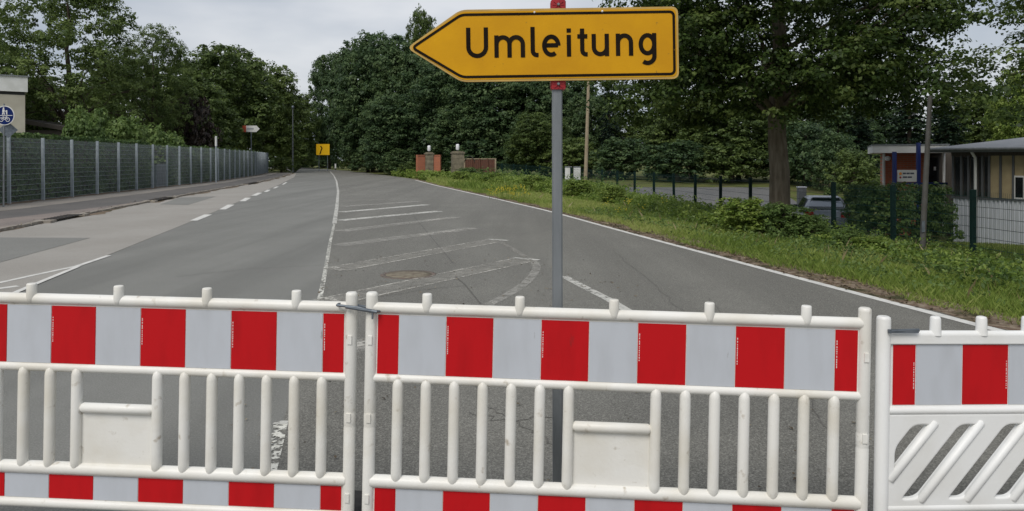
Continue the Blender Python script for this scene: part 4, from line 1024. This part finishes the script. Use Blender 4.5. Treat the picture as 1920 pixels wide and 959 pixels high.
# pair of white panels on the green fence, wooden pole
for px, lab in ((1066, 'left white panel of the pair behind the green fence'), (1082, 'right white panel of the pair behind the green fence')):
    A = P(px, 313, 47); B = P(px, 346, 47); t = thing('notice_board', lab, 'board', (A.x, 47, float(height(A.x, 47))), 0, 'white panels behind the green fence'); z1 = A.z - t.location.z
    m = MB(); m.box((-.22, 0, z1 - 1.0), (.22, .03, z1)); pb = m.build('panel', M['white'], t)
    m = MB(); m.box((-.23, -.012, z1 - .06), (.23, 0, z1 + .02)); m.build('frame_strip', M['zinc'], pb)
    for s in (-.19, .19): m = MB(); m.tube([(s, .05, 0), (s, .05, z1)], .02, 6); m.build('leg', M['zinc_dark'], t)
A = P(1097, 345, 44); B = P(1104, 140, 44); g = float(height(A.x, 44))
t = thing('wooden_pole', 'tall thin pale wooden pole rising behind the green fence beside the sign post', 'pole', (A.x, 44, g))
m = MB(); m.tube([(0, 0, -.2), (B.x - A.x, 0, B.z - g)], [.12, .085], 10); m.build('shaft', M['tan'], t)
m = MB(); m.lathe([(.1, 0), (.1, .06), (.03, .1)], 10, (B.x - A.x, 0, B.z - g)); m.build('cap', M['zinc_dark'], t)
# grey pole in the verge right
M['pole_grey'] = mat('weathered_grey_pole', (.1, .098, .09), .7, (.075, .07, .062), 6, 4, metal=.2)
A = P(1728, 497, 14.6); B = P(1744, 180, 14.6); g = float(height(A.x, 14.6))
t = thing('grey_pole', 'slightly leaning grey steel pole in the verge before the brick entrance', 'pole', (A.x, 14.6, g))
m = MB(); m.tube([(0, 0, -.3), ((B.x - A.x) * .3, 0, (B.z - g) * .3), (B.x - A.x, 0, B.z - g)], [.056, .054, .042], 14); m.build('shaft', M['pole_grey'], t)
m = MB(); m.box((-.03, -.068, .5), (.03, -.05, .72)); m.build('service_hatch', M['zinc_dark'], t)

# left edge: round blue sign
X = P(9, 217, 25); t = thing('cycle_path_sign', 'round blue footway and cycle path sign at the left edge before the mesh fence', 'road sign', (P(5, 380, 25).x, 25, .05))
M['blue'] = mat('blue_sign_film', (.003, .014, .095), .5, (.004, .018, .11), 4, 3, spec=.15)
m = MB(); m.tube([(0, .04, 0), (.02, .04, X.z + .35)], .03, 10); m.build('post', M['zinc'], t)
def disc(r, y0, y1, n=32):
    m = MB(); pts = [(r * math.cos(2 * math.pi * i / n), r * math.sin(2 * math.pi * i / n)) for i in range(n)]
    m.prism(pts, y1 - y0, Matrix.Translation((0, y0, 0))); return m
pl = (X.x - t.location.x, 0, X.z - .05)
dk = disc(.33, -.012, 0).build('sign_disc', M['white'], t, loc=pl); disc(.305, -.016, -.012).build('blue_face', M['blue'], dk)
def flat(parts, nm, y=-.019):
    m = MB()
    for q in parts:
        if q[0] == 'l': stroke(m, q[1], q[2], y)
        else: m.add([(x, y - .001, z) for x, z in [(q[1][0] + q[2] * math.cos(w_), q[1][1] + q[2] * math.sin(w_)) for w_ in np.linspace(0, 6.283, 12, endpoint=False)]], [tuple(range(12))])
    m.build(nm, M['white'], dk)
flat([('l', [(-.27, .0), (.27, .0)], .018)], 'bar')
flat([('c', (-.03, .245), .03), ('l', [(-.03, .21), (-.035, .1)], .075), ('l', [(-.045, .11), (-.07, .03)], .035), ('l', [(-.025, .11), (.0, .03)], .035), ('c', (.075, .155), .024), ('l', [(.075, .13), (.075, .075)], .045), ('l', [(.07, .08), (.06, .03)], .022), ('l', [(.08, .08), (.095, .03)], .022), ('l', [(-.01, .19), (.06, .12)], .02)], 'walker_symbol')
def ring_pts(cx, cz, r): return [(cx + r * math.cos(w_), cz + r * math.sin(w_)) for w_ in np.linspace(0, 6.283, 18)]
flat([('l', ring_pts(-.11, -.14, .065), .018), ('l', ring_pts(.11, -.14, .065), .018), ('l', [(-.11, -.14), (-.05, -.06), (.07, -.06), (.11, -.14)], .018), ('l', [(-.05, -.06), (.0, -.14), (.07, -.06)], .018), ('l', [(-.06, -.04), (-.03, -.04)], .02), ('l', [(.07, -.06), (.06, -.03), (.1, -.03)], .016)], 'bicycle_symbol')
# grey back of a diamond sign on the same post, turned away
m = MB(); q = P(24, 244, 25.1); m.box((-.2, -.006, -.2), (.2, .006, .2), Matrix.Rotation(R(45), 4, 'Y')); o = m.build('sign_back', M['zinc_dark'], t, loc=(.12, .09, q.z - .05)); o.rotation_euler = (0, 0, R(28))
# white arrow sign with red end behind the fence
A = P(471, 242, 74); t = thing('arrow_sign', 'white arrow shaped sign with red end above the far mesh fence', 'road sign', (A.x, 74, 0))
m = MB(); k = 74 / FPX; m.prism([(-16 * k, -6 * k), (10 * k, -6 * k), (16 * k, 0), (10 * k, 6 * k), (-16 * k, 6 * k)], .05); pnl = m.build('sign_panel', M['white'], t, loc=(0, -.06, A.z))
M['salmon'] = mat('faded_red_film', (.6, .11, .06), .5)
m = MB(); m.box((-16 * k, -.01, -6 * k), (-9 * k, -.002, 6 * k)); m.build('red_end', M['salmon'], pnl)
M['greyprint'] = mat('grey_print', (.35, .36, .38), .6)
m = MB(); m.box((-7 * k, -.01, -1.2 * k), (5 * k, -.002, 1.6 * k)); m.build('lettering', M['greyprint'], pnl)
m = MB(); m.tube([(0, 0, 0), (0, 0, A.z + .2)], .05, 8); m.build('post', M['zinc_dark'], t)
# slim white topped post in front of the fence
A = P(405, 344, 52); B = P(405, 257, 52); t = thing('marker_post', 'slim grey post with pale top standing before the far mesh fence', 'post', (A.x, 52, .05))
m = MB(); m.tube([(0, 0, -.1), (0, 0, B.z - .35)], .055, 10); m.build('shaft', M['fence_grey'], t)
m = MB(); m.tube([(0, 0, B.z - .7), (0, 0, B.z)], .075, 10); m.build('pale_top', M['white'], t)
# lamp post by the bend
A = P(549, 305, 97); B = P(549.5, 205, 97); t = thing('street_lamp', 'slim grey street lamp at the left side of the bend', 'street lamp', (A.x, 97, 0))
m = MB(); m.tube([(0, 0, -.1), (0, 0, 2), (0, 0, B.z)], [.13, .1, .06], 8); m.build('pole', M['zinc'], t)
m = MB(); m.lathe([(.07, 0), (.16, .1), (.19, .35), (.08, .45)], 10, (0, 0, B.z)); m.build('lamp_head', M['zinc_dark'], t)
# yellow direction sign
A = P(606, 281, 108); t = thing('direction_sign', 'yellow direction sign at the end of the road before the wood', 'road sign', (A.x, 108, 0)); k = 108 / FPX
M['yellow_far'] = mat('bright_yellow_sign', (.85, .5, .01), .4)
m = MB(); m.box((-13 * k, -.04, -10 * k), (12 * k, 0, 10.5 * k)); pnl = m.build('sign_panel', M['yellow_far'], t, loc=(0, 0, A.z))
m = MB(); stroke(m, [(-6 * k, -9 * k), (-4 * k, -2 * k), (-2 * k, 3 * k), (-5 * k, 7 * k)], 2.0 * k, -.05); m.build('route_arrow', M['ink'], pnl)
for s in (-8, 8): m = MB(); m.tube([(s * k, .05, 0), (s * k, .05, A.z + .5)], .05, 8); m.build('leg', M['zinc_dark'], t)
# small white block on a dark base at the far bend
A = P(629, 317, 122); t = thing('far_white_shape', 'small white upright shape with dark base at the far bend', 'post', (A.x, 122, 0)); m = MB(); m.box((-.12, -.06, .25), (.12, .06, 1.0)); m.build('white_top', M['white'], t); m = MB(); m.box((-.13, -.07, 0), (.13, .07, .25)); m.build('dark_base', M['rubber'], t)

# white building at the left edge
A = P(52, 245, 42)
t = thing('flat_roofed_building', 'cream flat roofed building with white parapet at the left edge', 'building', (A.x, 42, 0), R(36))
M['cream'] = mat('cream_render', (.5, .47, .39), .9, (.42, .39, .32), 1.2, 5, bump=.15, bscale=30)
M['dkband'] = mat('plain_dark_grey', (.03, .03, .03), .7)
zt = P(52, 143, 42).z; zp = P(52, 173, 42).z
m = MB(); m.box((-14, .1, 0), (-.12, 10, zp - .18)); m.build('wall', M['cream'], t)
m = MB(); m.box((-14, .12, zp - .18), (-.14, 9.9, zp)); m.build('dark_band', M['dkband'], t)  # narrow dark band set directly beneath the parapet
m = MB(); m.box((-14.1, 0, zp), (0, 10.1, zt - .06)); pp = m.build('parapet', M['white'], t)
m = MB(); m.box((-14.2, -.06, zt - .06), (.08, 10.2, zt)); m.build('coping', M['zinc'], pp)
A = P(75, 245, 46); t = thing('shed', 'low grey brown shed roof between the cream building and the hedge shrubs', 'shed', (A.x, 46, 0))
M['shedroof'] = mat('grey_brown_roofing', (.11, .095, .08), .9, (.08, .07, .06), 3, 4)
zz = P(75, 222, 46).z; m = MB(); m.box((-1.2, 0, 0), (1.4, 3, zz - .75)); m.build('wall', M['shedroof'], t)
m = MB(); m.prism([(-1.5, zz - .25), (-1.5, zz), (1.7, zz - .55), (1.7, zz - .8)], 3.4, Matrix.Translation((0, -.2, 0))); m.build('roof', M['shedroof'], t)

# ------------------------------------------------------------------ low building on the right
gB = -.92
W0 = Vector((14.55, 24.4)); dB = Vector((.54, -.84)).normalized(); bk = Vector((dB.y * -1, dB.x)); angB = math.atan2(dB.y, dB.x)
if bk.x < 0: bk = -bk
t = thing('low_building', 'low grey roofed building with timber and glass wall above white ribbed cladding', 'building', (W0.x, W0.y, gB), angB)
# local: x along the wall towards the camera, y = away from the road (check: local +y = rotate(dB) by 90 ccw)
M['roofgrey'] = mat('grey_roof_felt', (.2, .21, .225), .8, (.17, .18, .195), 3, 5, bump=.2, bscale=20)
M['clad'] = mat('white_metal_cladding', (.76, .78, .82), .55, (.66, .68, .72), 3, 4, stretch=(1, 1, .2))
M['timber_dark'] = mat('dark_weathered_timber', (.06, .05, .042), .85, (.09, .078, .065), 6, 5, stretch=(6, 6, .4))
M['frame_grey'] = mat('grey_window_frame', (.1, .105, .11), .6)
M['glass'] = mat('dark_window_glass', (.012, .014, .016), .08, spec=.6)
M['blind'] = mat('tan_roller_blind', (.42, .34, .2), .8, (.36, .29, .17), 4, 3)
EH, SH = 2.98, 1.36                              # eave and sill heights above the building's ground
m = MB(); m.box((0, .06, -.3), (9, 5.6, EH)); m.build('wall', M['timber_dark'], t)
m = MB(); m.box((0, .02, -.3), (9, .055, SH - .06)); cl = m.build('plinth_cladding', M['clad'], t)
rb = MB(); rb.box((-.022, -.03, -.2), (.022, .02, SH - .062)); r0 = None; x = .05
while x < 6.5:
    if r0 is None: r0 = rb.build('rib', M['clad'], cl, loc=(x, 0, 0))
    else: shared('rib', r0, cl, (x, 0, 0))
    x += .125
m = MB(); m.box((-.05, -.05, SH - .06), (9, .06, SH)); m.build('sill', M['frame_grey'], t)
m = MB(); m.box((-.05, -.02, EH - .28), (9, .055, EH - .02)); m.build('head_board', M['timber_dark'], t)
x = 0.0; i = 0; seq = ['d', 'd', 'd', 'd', 'd', 'b', 'b', 'w', 'b', 'd', 'b', 'b', 'd', 'b']
wds = [.26, .22, .24, .18, .2, .33, .36, .34, .3, .4, .4, .4, .4, .4]
for k, w in zip(seq, wds):
    mu = MB(); mu.box((x - .03, -.03, SH), (x + .03, .056, EH - .28)); mu.build('mullion', M['frame_grey'], t)
    nm = {'d': 'dark_panel', 'b': 'blind_pane', 'w': 'window'}[k]
    m = MB(); m.box((x + .03, .02, SH), (x + w - .03, .058, EH - .28)); pn = m.build(nm, M['timber_dark' if k == 'd' else 'blind'], t)
    if k == 'w':
        m = MB(); m.box((x + .03, -.02, SH), (x + w - .03, .018, SH + .72)); fr_ = m.build('window_frame', M['white'], pn); m = MB(); m.box((x + .065, -.026, SH + .05), (x + w - .065, -.021, SH + .67)); m.build('window_pane', M['glass'], pn)
    if k == 'd' and w < .3:
        m = MB(); m.box((x + .06, .012, SH + .05), (x + w - .06, .019, EH - .33)); m.build('dark_pane', M['glass'], pn)
    x += w
m = MB(); dp = .72; m.tube([(dp, -.38, EH - .02), (dp, -.36, EH - .12), (dp, -.09, EH - .34), (dp, -.07, EH - .5), (dp, -.07, .05)], .045, 8); m.build('downpipe', M['white'], t)
m = MB(); m.add([(-.6, -.42, EH - .03), (9.3, -.42, EH - .03), (9.3, 5.2, EH + .52), (.9, 5.2, EH + .52), (-.6, 3.4, EH + .0), (-.6, -.42, EH - .17), (9.3, -.42, EH - .17), (9.3, 5.2, EH + .3), (.9, 5.2, EH + .3), (-.6, 3.4, EH - .15)], [(0, 1, 2, 3), (0, 3, 4), (5, 8, 7, 6), (5, 9, 8), (0, 5, 6, 1), (1, 6, 7, 2), (2, 7, 8, 3), (3, 8, 9, 4), (4, 9, 5, 0)])
rfo = m.build('roof', M['roofgrey'], t)
m = MB(); m.tube([(-.6, -.46, EH - .07), (9.3, -.46, EH - .07)], .06, 8); m.build('gutter', M['zinc'], rfo)
# brick entrance block with white canopy
c0 = P(1660, 287, 28.2); ent = thing('brick_entrance', 'red brick entrance block under a flat white canopy', 'building', (c0.x, 28.2, gB), R(-24))
def lx(px, d=0.0):
    k_ = (px - 960) / FPX; c_, s_ = math.cos(R(24)), math.sin(R(24)); x0_, y0_ = c0.x + d * s_, 28.2 + d * c_
    return (k_ * y0_ - x0_) / (c_ + k_ * s_)
zc = lambda py, Z=28.2: CAM_H - (py - HOR) / FPX * Z - gB
m = MB(); m.box((lx(1660), 0, -.3), (lx(1738), 4, zc(286))); m.build('wall', M['brick'], ent)
m = MB(); m.box((lx(1738), .9, -.3), (lx(1800), 4, zc(286))); m.build('recess_wall', M['timber_dark'], ent)
m = MB(); m.box((lx(1742), .8, 0), (lx(1768), .88, zc(292))); dr = m.build('door', M['timber_dark'], ent); m = MB(); m.box((lx(1745), .77, .2), (lx(1765), .8, zc(296))); m.build('door_glass', M['glass'], dr); m = MB(); m.box((lx(1755), .755, zc(320)), (lx(1759.5), .768, zc(313))); m.build('notice', M['white'], dr)
m = MB(); m.box((lx(1636, -1.2), -1.2, zc(287, 27.)), (lx(1780, -1.2), 4.2, zc(273, 27.))); cn = m.build('canopy', M['white'], ent); m = MB(); m.box((lx(1635, -1.2), -1.23, zc(273, 27.)), (lx(1781, -1.2), 4.25, zc(273, 27.) + .04)); m.build('edge_trim', M['zinc'], cn)
for px in (1657, 1769): m = MB(); m.tube([(lx(px), -.1, 0), (lx(px), -.1, zc(288))], .05, 8); m.build('downpipe', M['white'], ent)
m = MB(); m.lathe([(.05, 0), (.11, .06), (.11, .14), (.04, .18)], 10, (lx(1664), -.15, zc(302))); m.build('wall_lamp', M['lampglass'], ent)
# blue framed name board in front of the entrance
M['bluepost'] = mat('dark_blue_paint', (.012, .028, .16), .45)
b0 = P(1700, 345, 25.5); t = thing('name_board', 'white name board in a dark blue post frame before the brick entrance', 'sign', (b0.x, 25.5, gB)); k = 25.5 / FPX
def by(px): return (px - 1700) * k
def bz(py): return CAM_H - (py - HOR) * k - gB
for px, top in ((1677, 285), (1722, 268)): m = MB(); m.box((by(px) - .055, -.05, 0), (by(px) + .055, .05, bz(top))); m.build('post', M['bluepost'], t)
m = MB(); m.box((by(1672), -.03, bz(347)), (by(1776), .03, bz(342.5))); m.build('cross_bar', M['bluepost'], t)
m = MB(); m.box((by(1681), -.06, bz(341)), (by(1717), -.035, bz(319))); pnl = m.build('panel', M['white'], t)
M['orange'] = mat('orange_print', (.75, .28, .04), .5)
m = MB(); m.lathe([(.05, 0), (.05, .006)], 12); o = m.build('emblem', M['orange'], pnl, loc=(by(1686.5), -.0605, bz(326))); o.rotation_euler = (R(90), 0, 0)
m = MB(); m.lathe([(.035, 0), (.035, .006)], 12); o = m.build('emblem', M['red_clamp'], pnl, loc=(by(1686.5), -.0605, bz(333))); o.rotation_euler = (R(90), 0, 0)
M['darkprint'] = mat('dark_print', (.07, .08, .11), .6)
for (a_, c_, z0_, z1_) in ((1691, 1697, 327, 324), (1698, 1704, 327, 324), (1705, 1712, 327, 324), (1691, 1699, 334, 331), (1700, 1708, 334, 331)):
    m = MB(); m.box((by(a_), -.064, bz(z0_)), (by(c_), -.0605, bz(z1_))); m.build('lettering', M['darkprint'], pnl)
# pale box by the car
A = P(1503, 352, 33); t = thing('grey_box', 'small pale grey cabinet behind the parked car', 'cabinet', (A.x, 33, float(height(A.x, 33)))); zz = A.z - t.location.z
m = MB(); m.box((-.17, -.12, .1), (.17, .12, zz)); m.build('cabinet', M['zinc'], t); m = MB(); m.box((-.19, -.14, zz), (.19, .14, zz + .04)); m.build('lid', M['clad'], t); m = MB(); m.box((-.13, -.09, -.1), (.13, .09, .1)); m.build('plinth', M['kerb'], t)

# ------------------------------------------------------------------ parked car
M['carpaint'] = mat('silver_blue_car_paint', (.3, .325, .37), .3, spec=.6, metal=.25)
M['carglass'] = mat('tinted_car_glass', (.015, .018, .02), .06, spec=.7)
M['tail'] = mat('red_lamp_lens', (.45, .015, .015), .2)
M['tyre'] = mat('tyre_rubber', (.018, .018, .018), .9)
M['alloy'] = mat('alloy_wheel', (.4, .41, .42), .35, metal=.7)
M['trim'] = mat('black_plastic_trim', (.02, .02, .022), .6)
cx, cy = P(1551, 400, 28.0).x, 28.0; cg = float(height(cx, cy)) + .03
car = thing('parked_car', 'silver blue hatchback seen from behind in the car park by the linden', 'car', (cx, cy, cg), R(-16)); car.scale = (.97, .97, .95)
# local: rear at y = 0, front at y = 4.1; stations of (y, half width low, half width belt, z bottom, z belt, z roof, half width roof)
ST = [(0.0, .74, .76, .34, .92, .93, .70), (.06, .82, .84, .26, .98, 1.0, .72), (.22, .86, .87, .22, 1.0, 1.30, .64), (.5, .87, .88, .2, .99, 1.47, .6), (1.2, .88, .88, .2, .97, 1.53, .62), (2.0, .88, .88, .2, .95, 1.5, .62), (2.5, .87, .88, .2, .95, 1.3, .66), (3.0, .87, .87, .2, .94, .97, .74), (3.7, .84, .84, .22, .84, .86, .72), (4.0, .76, .78, .28, .7, .72, .66), (4.1, .66, .7, .34, .58, .6, .6)]
def ring(s):
    y_, wl, wb, zb, zc_, zr, wr = s
    pts = [(-wl + .06, zb), (-wl, zb + .12), (-wb, (zb + zc_) / 2 + .06), (-wb + .02, zc_), (-wr - .02, max(zc_ + .01, zr - .06)), (-wr + .1, zr)]
    pts = pts + [(-a, b_) for a, b_ in pts[::-1]]
    return [(a, y_, b_) for a, b_ in pts]
rg = [ring(s) for s in ST]; m = MB(); n = 12; vs = [p for r_ in rg for p in r_]
fs = [(i*n + k, i*n + (k+1) % n, (i+1)*n + (k+1) % n, (i+1)*n + k) for i in range(len(rg) - 1) for k in range(n)] + [tuple(range(n)), tuple((len(rg) - 1) * n + k for k in range(n))]
m.add(vs, fs, True); body = m.build('body', M['carpaint'], car)
def quad_on(a, b_, c_, d_, nm, mt, off, par=car):
    m = MB(); vs = [Vector(p) for p in (a, b_, c_, d_)]; nn = (vs[1] - vs[0]).cross(vs[3] - vs[0]).normalized() * off
    m.add([v + nn for v in vs] + [v - nn * .5 for v in vs], [(0, 1, 2, 3), (7, 6, 5, 4), (0, 4, 5, 1), (1, 5, 6, 2), (2, 6, 7, 3), (3, 7, 4, 0)]); return m.build(nm, mt, par)
quad_on((-.66, .075, 1.02), (.66, .075, 1.02), (.54, .42, 1.44), (-.54, .42, 1.44), 'rear_window', M['carglass'], .03)
for s in (-1, 1):
    for (y0_, y1_, yt0, yt1) in ((.42, 1.15, .62, 1.17), (1.22, 2.3, 1.24, 2.02)):
        quad_on((.875 * s, y0_, 1.01), (.875 * s, y1_, 1.0), (.665 * s, yt1, 1.42), (.665 * s, yt0, 1.42), 'side_window', M['carglass'], .018 * (1 if s > 0 else -1))
    m = MB(); m.box((min(.5 * s, .8 * s), -.03, .72), (max(.5 * s, .8 * s), .12, .93)); m.build('tail_light', M['tail'], car)
    m = MB(); m.box((min(.88 * s, 1.02 * s), 2.35, .95), (max(.88 * s, 1.02 * s), 2.52, 1.08)); m.build('wing_mirror', M['trim'], car)
m = MB(); m.box((-.78, -.06, .3), (.78, .06, .52)); bp_ = m.build('rear_bumper', M['carpaint'], car); m = MB(); m.box((-.6, -.075, .26), (.6, -.02, .36)); m.build('bumper_trim', M['trim'], bp_)
m = MB(); m.box((-.26, -.03, .66), (.26, .02, .77)); m.build('number_plate', M['white'], car)
m = MB(); m.box((-.5, .3, 1.47), (.5, .52, 1.5)); m.build('roof_spoiler', M['carpaint'], car)
wt = MB(); wt.lathe([(.2, -.1), (.3, -.1), (.32, -.07), (.32, .07), (.3, .1), (.2, .1)], 20); w0 = None
for sx in (-1, 1):
    for yy in (.75, 3.3):
        if w0 is None:
            w0 = wt.build('wheel', M['tyre'], car); ri = MB(); ri.lathe([(.2, -.105), (.2, .105), (.06, .11)], 12); r0 = ri.build('rim', M['alloy'], w0); o = w0
        else: o = shared('wheel', w0, car); shared('rim', r0, o)
        o.location = (.79 * sx, yy, .32); o.rotation_euler = (0, R(90), 0)
